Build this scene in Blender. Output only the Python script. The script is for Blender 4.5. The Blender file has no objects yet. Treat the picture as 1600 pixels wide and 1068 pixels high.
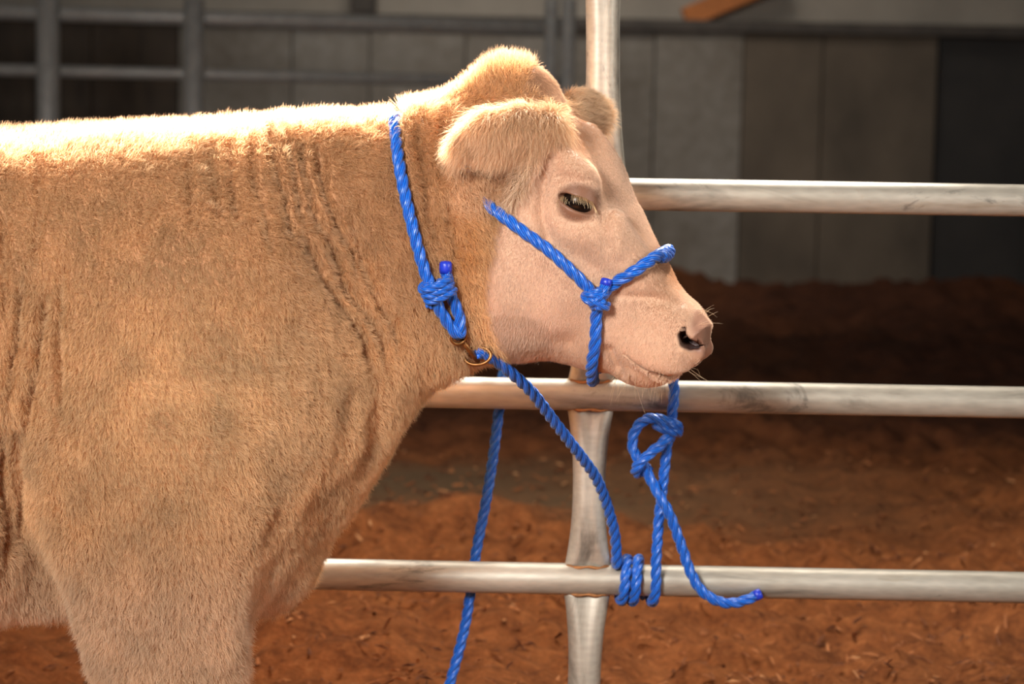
import bpy, bmesh, math, random
import numpy as np
from mathutils import Vector, Matrix

rng = np.random.default_rng(11)
random.seed(5)
scene = bpy.context.scene
COL = scene.collection
HAIR = True
HAIR_SCALE = 1.0

# ------------------------------------------------------------------ camera
FPX = 85.0 / 36.0 * 1600.0
CAM = np.array([0.0, -4.0, 1.30])
PITCH, ROLL = math.radians(6.7), math.radians(1.1)
cam_d = bpy.data.cameras.new('camera')
cam_d.lens, cam_d.sensor_width, cam_d.sensor_fit = 85, 36, 'HORIZONTAL'
cam_d.dof.use_dof = True
cam_d.dof.focus_distance = 3.93
cam_d.dof.aperture_fstop = 4.0
cam = bpy.data.objects.new('camera', cam_d)
COL.objects.link(cam)
Rm = Matrix.Rotation(math.pi / 2 - PITCH, 3, 'X') @ Matrix.Rotation(ROLL, 3, 'Z')
cam.matrix_world = Matrix.Translation(CAM.tolist()) @ Rm.to_4x4()
scene.camera = cam
_R = np.array(Rm)
RIGHT, UP, FWD = _R[:, 0], _R[:, 1], -_R[:, 2]

# ------------------------------------------------------------------ view, world, lights
vs = scene.view_settings
scene.display_settings.display_device = 'sRGB'
vs.view_transform, vs.look, vs.gamma, vs.exposure = 'Standard', 'None', 1.0, 0.0
vs.use_curve_mapping = False
scene.cycles.use_denoising = True
scene.cycles.max_bounces = 10
scene.cycles.diffuse_bounces = 4
scene.cycles.transmission_bounces = 8
scene.cycles.transparent_max_bounces = 8

world = bpy.data.worlds.new('world')
scene.world = world
world.use_nodes = True
bg = world.node_tree.nodes['Background']
bg.inputs[0].default_value = (0.95, 0.9, 0.82, 1)
bg.inputs[1].default_value = 0.05


def area(name, loc, target, size, size_y, power, color, spread=180):
    l = bpy.data.lights.new(name, 'AREA')
    l.shape, l.size, l.size_y = 'RECTANGLE', size, size_y
    l.energy, l.color = power, color
    l.spread = math.radians(spread)
    o = bpy.data.objects.new(name, l)
    COL.objects.link(o)
    o.location = loc
    d = Vector(target) - Vector(loc)
    o.rotation_euler = d.to_track_quat('-Z', 'Y').to_euler()
    return o


# skylight strip in the barn roof above and behind the steer, and the photographer's soft box
area('softbox', (-1.6, -4.1, 2.6), (-0.1, 0.1, 0.80), 1.0, 1.0, 150, (1.0, 0.985, 0.97), 120)


def spot(name, loc, target, power, cone, blend, radius, color):
    l = bpy.data.lights.new(name, 'SPOT')
    l.energy, l.color, l.spot_size, l.spot_blend, l.shadow_soft_size = power, color, math.radians(cone), blend, radius
    o = bpy.data.objects.new(name, l)
    COL.objects.link(o)
    o.location = loc
    o.rotation_euler = (Vector(target) - Vector(loc)).to_track_quat('-Z', 'Y').to_euler()
    return o


# lamp in the rafters behind the animal, raking its back, poll and ears
spot('rafter_lamp', (-1.1, 3.1, 4.3), (-0.68, 0.0, 1.15), 26000, 21, 0.6, 0.16, (1.0, 0.97, 0.93))
spot('rafter_lamp_far', (1.4, 3.0, 4.2), (0.12, 0.1, 1.18), 2600, 18, 0.7, 0.16, (1.0, 0.95, 0.88))
area('roof_light', (-0.1, 7.2, 4.2), (0.25, 10.0, 0.9), 1.5, 1.5, 18, (1.0, 0.94, 0.87), 85)
area('right_fill', (3.4, -2.2, 1.9), (-0.1, 0.0, 0.7), 1.6, 1.4, 11, (1.0, 0.97, 0.94), 60)  # added soft fill from the right front, lifts the throat edge
area('floor_fill', (0.3, 1.75, 3.3), (0.3, 1.75, 0.0), 1.8, 0.7, 34, (1.0, 0.93, 0.84), 95)  # added overhead light, brightens the floor behind the fence


# ------------------------------------------------------------------ helpers
def ray(px, py):
    return FWD + RIGHT * (px - 800) / FPX + UP * (534 - py) / FPX


def P(px, py, Y=0.0):
    d = ray(px, py)
    return CAM + d * ((Y - CAM[1]) / d[1])


def PG(px, py, z=0.0):
    d = ray(px, py)
    return CAM + d * ((z - CAM[2]) / d[2])


def hermite(xs, ys, x):
    """smooth monotone-ish interpolation through (xs, ys)"""
    xs, ys = np.asarray(xs, float), np.asarray(ys, float)
    h = np.diff(xs)
    d = np.diff(ys) / h
    m = np.empty_like(ys)
    m[0], m[-1] = d[0], d[-1]
    w1, w2 = 2 * h[1:] + h[:-1], h[1:] + 2 * h[:-1]
    same = d[1:] * d[:-1] > 0
    with np.errstate(divide='ignore', invalid='ignore'):
        m[1:-1] = np.where(same, (w1 + w2) / (w1 / np.where(same, d[:-1], 1) + w2 / np.where(same, d[1:], 1)), 0)
    i = np.clip(np.searchsorted(xs, x) - 1, 0, len(xs) - 2)
    t = np.clip((x - xs[i]) / h[i], 0, 1)
    return ((1 + 2 * t) * (1 - t) ** 2 * ys[i] + t * (1 - t) ** 2 * h[i] * m[i]
            + t * t * (3 - 2 * t) * ys[i + 1] + t * t * (t - 1) * h[i] * m[i + 1])


def catmull(pts, n):
    """evenly spaced points on a Catmull-Rom curve through pts"""
    p = np.asarray(pts, float)
    p = np.vstack([2 * p[0] - p[1], p, 2 * p[-1] - p[-2]])
    out = []
    for k in range(1, len(p) - 2):
        t = np.linspace(0, 1, 24, endpoint=False)[:, None]
        a, b, c, d = p[k - 1:k + 3]
        out.append(0.5 * (2 * b + (c - a) * t + (2 * a - 5 * b + 4 * c - d) * t * t + (3 * b - a - 3 * c + d) * t ** 3))
    out.append(p[-2][None])
    q = np.vstack(out)
    L = np.concatenate([[0], np.cumsum(np.linalg.norm(np.diff(q, axis=0), axis=1))])
    s = np.linspace(0, L[-1], n)
    return np.stack([np.interp(s, L, q[:, k]) for k in range(3)], 1), L[-1]


def link(o, parent=None):
    COL.objects.link(o)
    if parent is not None:
        o.parent = parent
    return o


def mesh_obj(name, verts, faces, mat=None, parent=None, smooth=True):
    me = bpy.data.meshes.new(name)
    me.from_pydata([tuple(map(float, v)) for v in verts], [], [tuple(map(int, f)) for f in faces])
    if mat:
        me.materials.append(mat)
    if smooth:
        me.polygons.foreach_set('use_smooth', [True] * len(me.polygons))
    me.update()
    return link(bpy.data.objects.new(name, me), parent)


def empty(name, loc=(0, 0, 0)):
    o = link(bpy.data.objects.new(name, None))
    o.location = loc
    o.empty_display_size = 0.05
    return o


def tag(o, label=None, cat=None, group=None, kind=None):
    for k, v in (('label', label), ('category', cat), ('group', group), ('kind', kind)):
        if v:
            o[k] = v
    return o


def box(cx, cy, cz, sx, sy, sz, bev=0.0):
    bm = bmesh.new()
    bmesh.ops.create_cube(bm, size=1.0, matrix=Matrix.Translation((cx, cy, cz)) @ Matrix.Diagonal((sx, sy, sz, 1)))
    if bev:
        bmesh.ops.bevel(bm, geom=bm.edges[:], offset=bev, segments=1, affect='EDGES')
    v = [tuple(q.co) for q in bm.verts]
    bm.verts.index_update()
    f = [[q.index for q in fc.verts] for fc in bm.faces]
    bm.free()
    return v, f


class NT:
    """small material node helper"""

    def __init__(self, name):
        self.m = bpy.data.materials.new(name)
        self.m.use_nodes = True
        self.t = self.m.node_tree
        self.b = self.t.nodes['Principled BSDF']

    def n(self, typ, **kw):
        nd = self.t.nodes.new(typ)
        for k, v in kw.items():
            if k.startswith('i_'):
                nd.inputs[k[2:].replace('_', ' ')].default_value = v
            else:
                setattr(nd, k, v)
        return nd

    def l(self, a, b):
        self.t.links.new(a, b)

    def ramp(self, fac, stops):
        r = self.n('ShaderNodeValToRGB')
        el = r.color_ramp.elements
        while len(el) > 1:
            el.remove(el[-1])
        el[0].position, el[0].color = stops[0][0], (*stops[0][1], 1)
        for p_, c in stops[1:]:
            e = el.new(p_)
            e.color = (*c, 1)
        self.l(fac, r.inputs[0])
        return r.outputs[0]

    def noise(self, scale, detail=4, rough=0.55, vec=None, dist=0.0):
        nd = self.n('ShaderNodeTexNoise')
        nd.inputs['Scale'].default_value = scale
        nd.inputs['Detail'].default_value = detail
        nd.inputs['Roughness'].default_value = rough
        nd.inputs['Distortion'].default_value = dist
        self.l(vec if vec is not None else self.obj(), nd.inputs['Vector'])
        return nd.outputs[0]

    def obj(self, scale=None):
        tc = self.n('ShaderNodeTexCoord')
        if scale is None:
            return tc.outputs['Object']
        mp = self.n('ShaderNodeMapping')
        mp.inputs['Scale'].default_value = scale
        self.l(tc.outputs['Object'], mp.inputs[0])
        return mp.outputs[0]

    def mix(self, fac, a, b, mode='MIX'):
        mx = self.n('ShaderNodeMix', data_type='RGBA', blend_type=mode)
        for sock, v in ((mx.inputs[0], fac), (mx.inputs[6], a), (mx.inputs[7], b)):
            if isinstance(v, (int, float)):
                sock.default_value = v
            elif isinstance(v, tuple):
                sock.default_value = (*v, 1)
            else:
                self.l(v, sock)
        return mx.outputs[2]

    def bump(self, h, strength=0.3, dist=0.01, normal=None):
        b = self.n('ShaderNodeBump')
        b.inputs['Strength'].default_value = strength
        b.inputs['Distance'].default_value = dist
        self.l(h, b.inputs['Height'])
        if normal is not None:
            self.l(normal, b.inputs['Normal'])
        self.l(b.outputs[0], self.b.inputs['Normal'])
        return b.outputs[0]

    def set(self, **kw):
        for k, v in kw.items():
            s = self.b.inputs[k.replace('_', ' ')]
            if hasattr(v, 'node'):
                self.l(v, s)
            elif isinstance(v, tuple):
                s.default_value = (*v, 1)
            else:
                s.default_value = v
        return self


def lin(r, g, b):
    f = lambda c: (c / 255 / 12.92) if c <= 10 else ((c / 255 + 0.055) / 1.055) ** 2.4
    return (f(r), f(g), f(b))


# ------------------------------------------------------------------ numeric noise
def vnoise(p, scale, seed=0):
    """trilinear value noise in [-1, 1]"""
    q = np.asarray(p, float) * scale + seed * 17.13
    i = np.floor(q).astype(np.int64)
    f = q - i
    f = f * f * (3 - 2 * f)
    out = 0
    for dx in (0, 1):
        for dy in (0, 1):
            for dz in (0, 1):
                h = ((i[:, 0] + dx) * 374761393 + (i[:, 1] + dy) * 668265263 + (i[:, 2] + dz) * 2147483647 + seed * 974711) & 0xFFFFFFFF
                h = ((h ^ (h >> 13)) * 1274126177) & 0xFFFFFFFF
                h = (h ^ (h >> 16)) & 0xFFFF
                w = (f[:, 0] if dx else 1 - f[:, 0]) * (f[:, 1] if dy else 1 - f[:, 1]) * (f[:, 2] if dz else 1 - f[:, 2])
                out = out + w * (h / 32767.5 - 1)
    return out


def fbm(p, scale, oct_=4, seed=0, gain=0.5):
    a, o = 1.0, 0
    for k in range(oct_):
        o = o + a * vnoise(p, scale * 2 ** k, seed + k)
        a *= gain
    return o


# ------------------------------------------------------------------ materials of the place
def m_concrete():
    t = NT('concrete')
    a = t.noise(1.3, 6, 0.6, t.obj((1, 1, 0.45)))
    b = t.noise(14, 5, 0.6)
    c = t.ramp(a, [(0.3, lin(96, 84, 68)), (0.55, lin(132, 124, 112)), (0.75, lin(150, 144, 134))])
    c = t.mix(0.25, c, t.ramp(b, [(0.35, (0.12, 0.1, 0.08)), (0.7, (0.36, 0.34, 0.31))]))
    t.set(Base_Color=c, Roughness=0.85)
    t.bump(b, 0.25, 0.01)
    return t.m


def m_mulch():
    t = NT('mulch_ground')
    big = t.noise(0.55, 4, 0.6, None, 0.3)
    mid = t.noise(7, 6, 0.65, t.obj((1, 1.6, 1)))
    fine = t.noise(42, 5, 0.7)
    c = t.ramp(mid, [(0.3, lin(70, 36, 17)), (0.5, lin(128, 74, 38)), (0.7, lin(160, 98, 54))])
    c = t.mix(0.45, c, t.ramp(fine, [(0.3, lin(56, 28, 14)), (0.55, lin(130, 76, 40)), (0.8, lin(186, 124, 74))]))
    # packed grey-brown track and red-brown far litter, its colour darkened to carry the light falloff
    at = t.n('ShaderNodeAttribute', attribute_name='track_and_falloff')
    sep = t.n('ShaderNodeSeparateColor')
    t.l(at.outputs['Color'], sep.inputs[0])
    c = t.mix(sep.outputs[0], c, t.ramp(big, [(0.35, lin(84, 66, 48)), (0.7, lin(112, 92, 68))]))
    c = t.mix(sep.outputs[1], c, t.ramp(mid, [(0.3, lin(54, 30, 20)), (0.7, lin(98, 58, 38))]))
    t.set(Base_Color=c, Roughness=0.95, Specular_IOR_Level=0.15)
    t.bump(fine, 0.6, 0.015)
    return t.m


def m_plain(name, col, rough=0.6, metal=0.0, var=0.25, scale=9, bump=0.1, aniso=(1, 1, 1)):
    t = NT(name)
    n = t.noise(scale, 5, 0.6, t.obj(aniso))
    lo = tuple(c * (1 - var) for c in col)
    hi = tuple(min(1, c * (1 + var)) for c in col)
    t.set(Base_Color=t.ramp(n, [(0.3, lo), (0.7, hi)]), Roughness=rough, Metallic=metal)
    if bump:
        t.bump(n, bump, 0.01)
    return t.m


M_CONC = m_concrete()
M_MULCH = m_mulch()
M_SIDING = m_plain('pale_siding', lin(150, 140, 126), 0.7, 0, 0.12, 3, 0.05)
M_DARKDOOR = m_plain('dark_sliding_door', lin(42, 37, 32), 0.7, 0, 0.3, 4, 0.1)
M_DARKBEAM = m_plain('dark_beam', lin(70, 62, 54), 0.7, 0, 0.3, 8, 0.1)
M_TIMBER = m_plain('orange_timber', lin(176, 104, 48), 0.7, 0, 0.25, 12, 0.15, (4, 4, 1))
M_PLY = m_plain('brown_board', lin(66, 54, 42), 0.8, 0, 0.35, 5, 0.15, (3, 3, 0.6))
M_BROWNCONC = m_plain('brown_concrete', lin(94, 82, 68), 0.85, 0, 0.35, 2.2, 0.2, (1, 1, 0.6))  # darker, browner concrete for the right-hand panels
M_DULLPIPE = m_plain('dull_grey_pipe', lin(158, 154, 148), 0.5, 0.2, 0.15, 20, 0.02)

# ------------------------------------------------------------------ ground
WALL_Y = 10.0


def build_ground():
    xs = np.concatenate([np.linspace(-11, -2.4, 20), np.arange(-2.35, 3.0, 0.028), np.linspace(3.05, 8, 13)])
    ys = np.concatenate([np.linspace(-6, 0.4, 17), np.arange(0.45, 4.6, 0.032), np.linspace(4.7, WALL_Y + 0.6, 46)])
    X, Y = np.meshgrid(xs, ys)
    p = np.stack([X.ravel(), Y.ravel(), np.zeros(X.size)], 1)
    fine = np.clip((p[:, 1] - 0.6) / 0.5, 0, 1)
    trk = np.exp(-((p[:, 1] - 3.15 - 0.12 * np.sin(p[:, 0] * 1.3)) / 0.62) ** 4) * (1 / (1 + np.exp((p[:, 0] - 0.75) / 0.35)))
    trk = np.clip(trk * (1 + 0.35 * fbm(p, 1.6, 3, 3)), 0, 1)
    h = 0.035 * fbm(p, 2.2, 3, 1) + 0.042 * fbm(p, 9, 4, 2, 0.62)
    h = h * fine * (1 - 0.85 * trk) + 0.012 * fbm(p, 1, 2, 5)
    m = np.exp(-((p[:, 0] + 0.18) / 0.5) ** 2 - ((p[:, 1] - 2.45) / 0.24) ** 2)
    m2 = np.exp(-((p[:, 0] + 1.1) / 0.7) ** 2 - ((p[:, 1] - 2.2) / 0.3) ** 2)
    h = h + (0.085 * m + 0.06 * m2) * (1 + 0.5 * fbm(p, 6, 3, 8))
    bank = np.clip((p[:, 1] - 8.6) / 1.4, 0, 1)
    h = h + bank * 0.05 * (1 + fbm(p, 1.5, 3, 12))
    p[:, 2] = h - 0.02 * (1 - fine)
    nx, ny = len(xs), len(ys)
    i = np.arange(nx * (ny - 1)).reshape(ny - 1, nx)[:, :-1].ravel()
    f = np.stack([i, i + 1, i + nx + 1, i + nx], 1)
    o = mesh_obj('floor', p, f, M_MULCH)
    far = np.clip((p[:, 1] - 3.5) / 0.9, 0, 1) * np.clip(0.75 + 0.4 * fbm(p, 0.7, 3, 20), 0, 1)
    a = o.data.color_attributes.new('track_and_falloff', 'FLOAT_COLOR', 'POINT')
    a.data.foreach_set('color', np.stack([trk * 0.9, far, far * 0, np.ones(len(p))], 1).astype(np.float32).ravel())
    tag(o, 'brown wood mulch bedding covering the barn floor', 'ground', kind='structure')
    return xs, ys, p[:, 2].reshape(ny, nx)


GX, GY, GZ = build_ground()


def ground_z(x, y):
    i = np.clip(np.searchsorted(GX, x), 1, len(GX) - 1)
    j = np.clip(np.searchsorted(GY, y), 1, len(GY) - 1)
    return GZ[j, i]


# loose shavings on the mulch: nobody could count them
def build_chips():
    n = 3500
    x = rng.uniform(-1.9, 2.4, n)
    y = 0.7 + 3.2 * rng.random(n) ** 1.4
    z = ground_z(x, y) + 0.004
    v, f = [], []
    L, W = rng.uniform(0.010, 0.040, n), rng.uniform(0.004, 0.011, n)
    a, tl, rl = rng.uniform(0, math.pi, n), rng.normal(0, 0.35, n), rng.normal(0, 0.4, n)
    for k in range(n):
        u = np.array([math.cos(a[k]) * math.cos(tl[k]), math.sin(a[k]) * math.cos(tl[k]), math.sin(tl[k])])
        w = np.array([-math.sin(a[k]) * math.cos(rl[k]), math.cos(a[k]) * math.cos(rl[k]), math.sin(rl[k])])
        nn = np.cross(u, w)
        c = np.array([x[k], y[k], z[k] + 0.3 * L[k] * abs(math.sin(tl[k]))])
        b = len(v)
        v += [c - u * L[k] / 2 - w * W[k] / 2, c + u * L[k] / 2 - w * W[k] * .3, c + u * L[k] / 2 + w * W[k] * .3, c - u * L[k] / 2 + w * W[k] / 2, c + nn * 0.005]
        f += [(b, b + 1, b + 4), (b + 1, b + 2, b + 4), (b + 2, b + 3, b + 4), (b + 3, b, b + 4), (b + 3, b + 2, b + 1, b)]
    m = NT('wood_shavings')
    isl = m.n('ShaderNodeNewGeometry').outputs['Random Per Island']
    m.set(Base_Color=m.ramp(isl, [(0, lin(84, 44, 20)), (0.6, lin(138, 82, 42)), (0.93, lin(170, 108, 62)), (1, lin(204, 152, 104))]), Roughness=0.9)
    o = mesh_obj('wood_shavings', v, f, m.m, smooth=False)
    tag(o, 'loose brown wood shavings scattered over the mulch floor', 'shavings', kind='stuff')


build_chips()

# ------------------------------------------------------------------ back wall: concrete panels, pale siding above, dark door at the end
SC = 14.0 / FPX
wall = mesh_obj('wall_back', *box(-4.25, WALL_Y + 0.16, 0.72, 13.3, 0.16, 1.5), M_CONC, smooth=False)
tag(wall, 'grey concrete push wall with upright form panels behind the pen', 'wall', kind='structure')
edges = [-10.8, -10.1, -9.4, -8.7, -8.0, -7.3, -6.6, -5.9, -5.2, -4.5, -3.8, -3.1, -2.45, -1.95, -1.3, -0.85, -0.3, 0.28, 0.79, 1.3, 1.76, 2.42]
for k in range(len(edges) - 1):
    a, b = edges[k], edges[k + 1]
    v, f = box((a + b) / 2, WALL_Y + 0.04 + 0.006 * (k % 3), 0.735, b - a - 0.006, 0.09, 1.47, 0.006)
    mat = M_PLY if b < -1.8 else (M_BROWNCONC if a > 1.2 else M_CONC)
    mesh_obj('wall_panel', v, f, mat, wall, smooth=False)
up = mesh_obj('wall_upper', *box(-1.7, WALL_Y + 0.3, 2.9, 18.4, 0.1, 2.8), M_SIDING, smooth=False)
tag(up, 'pale siding above the concrete wall', 'wall', kind='structure')
tb = mesh_obj('trim_1', *box(-1.7, WALL_Y + 0.06, 1.50, 18.4, 0.22, 0.07, 0.01), M_DARKBEAM, smooth=False)
tag(tb, 'dark timber cap running along the top of the concrete wall', 'trim', kind='structure')
d = mesh_obj('door_1', *box(4.9, WALL_Y + 0.12, 0.74, 4.95, 0.1, 1.48, 0.01), M_DARKDOOR, smooth=False)
tag(d, 'dark sliding door at the end of the concrete wall', 'door', kind='structure')
for k in range(4):
    v, f = box(3.0 + k * 1.1, WALL_Y + 0.06, 0.74, 0.08, 0.05, 1.46, 0.008)
    mesh_obj('door_rail', v, f, M_DARKDOOR, d, smooth=False)

# diagonal timber brace on the siding
br = P(1125, 12, WALL_Y + 0.1)
v, f = box(0, 0, 0, 0.62, 0.12, 0.12, 0.008)
brace = mesh_obj('timber_brace', v, f, M_TIMBER, smooth=False)
brace.location = br + np.array([0.08, 0, 0.06])
brace.rotation_euler = (0, -math.radians(24), 0)
tag(brace, 'orange timber brace slanting above the concrete wall', 'brace')
bk = P(568, 8, WALL_Y + 0.1)
v, f = box(0, 0, 0, 0.14, 0.14, 0.22, 0.01)
v2, f2 = box(0, 0, 0.2, 0.10, 0.10, 0.24, 0.01)
brk = mesh_obj('roof_bracket', list(v) + list(v2), list(f) + [[q + len(v) for q in ff] for ff in f2], M_DARKBEAM, smooth=False)
brk.location = bk + np.array([0, 0, 0.06])
tag(brk, 'small dark bracket on the pale siding above the far pen', 'bracket')


def tube(p0, p1, r, seg=16, cap=True):
    p0, p1 = np.asarray(p0, float), np.asarray(p1, float)
    d_ = (p1 - p0) / np.linalg.norm(p1 - p0)
    a_ = np.cross(d_, [0, 0, 1.0]) if abs(d_[2]) < 0.9 else np.cross(d_, [1.0, 0, 0])
    a_ /= np.linalg.norm(a_)
    b_ = np.cross(d_, a_)
    v = []
    for c in (p0, p1):
        for k in range(seg):
            t = 2 * math.pi * k / seg
            v.append(c + r * (a_ * math.cos(t) + b_ * math.sin(t)))
    f = [(k, k + seg, (k + 1) % seg + seg, (k + 1) % seg) for k in range(seg)]
    if cap:
        f += [tuple(range(seg)), tuple(range(2 * seg - 1, seg - 1, -1))]
    return v, f


# far pen panel: grey pipe rails and uprights
FY = 7.0
pen = empty('pipe_pen_panel', tuple(P(300, 534, FY) * np.array([1, 1, 0])))
tag(pen, 'dull grey pipe pen panel standing far behind the animal', 'fence')


def pen_part(name, v, f, mat=M_DULLPIPE):
    o = mesh_obj(name, np.asarray(v) - np.array(pen.location), f, mat, pen)
    return o


for px, r in ((75, .052), (303, .046), (862, .032), (889, .034), (-180, .046), (-420, .046)):
    t = P(px, 15, FY)
    gz = float(ground_z(np.array([t[0]]), np.array([FY]))[0]) - 0.03
    pen_part('upright', *tube((t[0], FY, gz), (t[0], FY, t[2] + (0.05 if px != 75 else 0.2)), r, 14))
for (y0, y1, r) in ((16, 46, .036), (110, 129, .028), (215, 230, .028), (330, 342, .028), (440, 452, .028)):
    a, b = P(-420, y0 - 10, FY + 0.05), P(892, y1, FY + 0.05)
    pen_part('rail', *tube(a, b, r, 14))
# ------------------------------------------------------------------ front pipe fence
FENCE_Y = 0.42
RAIL_R = 0.0292


def m_galv(name='galvanised_pipe', sc=(0.35, 1, 2.2)):
    t = NT(name)
    st = t.noise(7, 6, 0.62, t.obj(sc), 0.6)
    fine = t.noise(160, 3, 0.6)
    sp = t.n('ShaderNodeTexVoronoi')
    sp.inputs['Scale'].default_value = 120
    t.l(t.obj((0.3, 1, 1)), sp.inputs['Vector'])
    c = t.ramp(st, [(0.30, lin(104, 97, 86)), (0.44, lin(160, 152, 137)), (0.62, lin(180, 172, 157)), (0.76, lin(156, 140, 116))])
    c = t.mix(0.10, c, sp.outputs['Distance'], 'OVERLAY')
    # dark drip stains and rusty scuffs
    dn = t.noise(4.3, 7, 0.72, t.obj((0.4 + .4 * sc[0], 1, 0.4 + .4 * sc[2])), 1.2)
    dk = t.ramp(dn, [(0.585, (0, 0, 0)), (0.64, (0.8, 0.8, 0.8))])
    c = t.mix(dk, c, lin(104, 100, 91))
    rn = t.noise(2.6, 7, 0.75, None, 0.9)
    rk = t.ramp(rn, [(0.66, (0, 0, 0)), (0.75, (0.8, 0.8, 0.8))])
    c = t.mix(rk, c, lin(158, 112, 66))
    ro = t.ramp(st, [(0.3, (0.58,) * 3), (0.7, (0.42,) * 3)])
    t.set(Base_Color=c, Metallic=0.45, Roughness=ro)
    t.bump(fine, 0.06, 0.002)
    return t.m


M_GALV = m_galv()
M_GALV_UP = m_galv('galvanised_upright', (1.6, 1, 0.5))
M_WELD = m_plain('rusty_weld', lin(150, 100, 56), 0.7, 0.3, 0.5, 60, 0.5)

fence = empty('pipe_fence', (float(P(918, 905, FENCE_Y)[0]), FENCE_Y, 0))
tag(fence, 'galvanised pipe fence with three rails and a pinched upright beside the animal', 'fence')
FO = np.array(fence.location)


def line_at(pa, pb, px):
    """point of a rail's centre line over a pixel column"""
    a, b = P(*pa, FENCE_Y), P(*pb, FENCE_Y)
    x = P(px, (pa[1] + pb[1]) / 2, FENCE_Y)[0]
    return a + (b - a) * (x - a[0]) / (b[0] - a[0])


RAILS = {'top': ((1000, 303.5), (1600, 313)), 'mid': ((700, 612.5), (1600, 628.5)), 'low': ((480, 896), (1600, 917.5))}


def rail_mesh(pa, pb):
    a, b = P(*pa, FENCE_Y), P(*pb, FENCE_Y)
    d_ = (b - a) / (b[0] - a[0])
    seg, n = 36, 60
    v, f = [], []
    for i in range(n + 1):
        x = -2.6 + 5.6 * i / n
        c = a + d_ * (x - a[0])
        for k in range(seg):
            t = 2 * math.pi * k / seg
            v.append(c + np.array([0, math.cos(t), math.sin(t)]) * RAIL_R - FO)
    for i in range(n):
        for k in range(seg):
            f.append((i * seg + k, i * seg + (k + 1) % seg, (i + 1) * seg + (k + 1) % seg, (i + 1) * seg + k))
    f += [tuple(range(seg))[::-1], tuple(n * seg + k for k in range(seg))]
    return v, f


for key in ('top', 'mid', 'low'):
    mesh_obj('rail', *rail_mesh(*RAILS[key]), M_GALV, fence)


def upright_mesh(p0, p1, flare0, flare1, w=0.0305):
    """pinched tube from p0 (upper) to p1 (lower): widened and flattened towards each flared end, with a dent down the face"""
    n, seg = 56, 40
    v, f = [], []
    p0, p1 = np.asarray(p0), np.asarray(p1)
    for i in range(n + 1):
        t = i / n
        c = p0 + (p1 - p0) * t
        e0 = (max(0, 1 - t / 0.45) ** 2.0) if flare0 else 0
        e1 = (max(0, 1 - (1 - t) / 0.45) ** 2.0) if flare1 else 0
        e = min(1, e0 + e1)
        wx = w * (1 + 0.42 * e)
        wy = 0.0275 * (1 - 0.5 * e)
        dent = 0.55 * min(1, (max(0, 1 - t / 0.75) ** 1.2 if flare0 else 0) + (max(0, 1 - (1 - t) / 0.75) ** 1.2 if flare1 else 0))
        # the ends hug the round rail
        for k in range(seg):
            a = 2 * math.pi * k / seg
            ca, sa = math.cos(a), math.sin(a)
            x = wx * math.copysign(abs(ca) ** (1 - 0.25 * e), ca)
            y = wy * sa
            y -= math.copysign(0.011 * dent * math.exp(-(ca / 0.33) ** 2), sa)
            v.append(c + np.array([x, y, 0]) - FO)
    for i in range(n):
        for k in range(seg):
            f.append((i * seg + k, (i + 1) * seg + k, (i + 1) * seg + (k + 1) % seg, i * seg + (k + 1) % seg))
    f += [tuple(range(seg)), tuple(n * seg + k for k in range(seg))[::-1]]
    return v, f


def weld_mesh(c, w):
    """lumpy bead around the joint of an upright with a rail"""
    n, seg = 44, 6
    v, f = [], []
    for i in range(n):
        a = 2 * math.pi * i / n
        ctr = c + np.array([w * math.cos(a), 0.0185 * math.sin(a), 0.0012 * math.sin(7 * a)])
        r = 0.0027 + 0.0008 * math.sin(9 * a + 1)
        out = np.array([math.cos(a), math.sin(a), 0])
        for k in range(seg):
            b = 2 * math.pi * k / seg
            v.append(ctr + r * (out * math.cos(b) + np.array([0, 0, 1]) * math.sin(b)) - FO)
    for i in range(n):
        for k in range(seg):
            j = (i + 1) % n
            f.append((i * seg + k, j * seg + k, j * seg + (k + 1) % seg, i * seg + (k + 1) % seg))
    return v, f


ztop = line_at(*RAILS['top'], 945)
zmid = line_at(*RAILS['mid'], 923)
zlow = line_at(*RAILS['low'], 918)
off = np.array([0, 0, RAIL_R * 0.86])
top_end = P(942, -130, FENCE_Y)
cu = P(943, 240, FENCE_Y)
for p0, p1, f0, f1 in ((top_end, np.array([cu[0], FENCE_Y, ztop[2]]) + off, True, True),
                       (np.array([cu[0], FENCE_Y, ztop[2]]) - off, np.array([zmid[0], FENCE_Y, zmid[2]]) + off, True, True),
                       (np.array([zmid[0], FENCE_Y, zmid[2]]) - off, np.array([zlow[0], FENCE_Y, zlow[2]]) + off, True, True),
                       (np.array([zlow[0], FENCE_Y, zlow[2]]) - off, np.array([zlow[0] - .004, FENCE_Y, -0.03]), True, False)):
    mesh_obj('upright', *upright_mesh(p0, p1, f0, f1), M_GALV_UP, fence)
for c in (ztop, zmid, zlow):
    for s in (1, -1):
        o = mesh_obj('weld_bead', *weld_mesh(np.array([(cu if c is ztop else c)[0], FENCE_Y, c[2]]) + s * off * 1.04, 0.0425), M_WELD, fence)
# fourth rail above the picture closes the panel
tr = P(942, -140, FENCE_Y)
v, f = tube((-2.6, FENCE_Y, tr[2] + 0.043), (3.0, FENCE_Y, tr[2] - 0.05), RAIL_R, 24)
mesh_obj('rail', np.asarray(v) - FO, f, M_GALV, fence)
# ------------------------------------------------------------------ the steer: one continuous surface
YAW = math.radians(15)
CY, SY = math.cos(YAW), math.sin(YAW)
HP = P(800, 330, 0.0)                      # head pivot on the body's mid plane
FW = np.array([CY, -SY, 0.0])              # muzzle direction: turned a little towards the viewer
LT = np.array([SY, CY, 0.0])               # across the head, near to far


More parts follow.
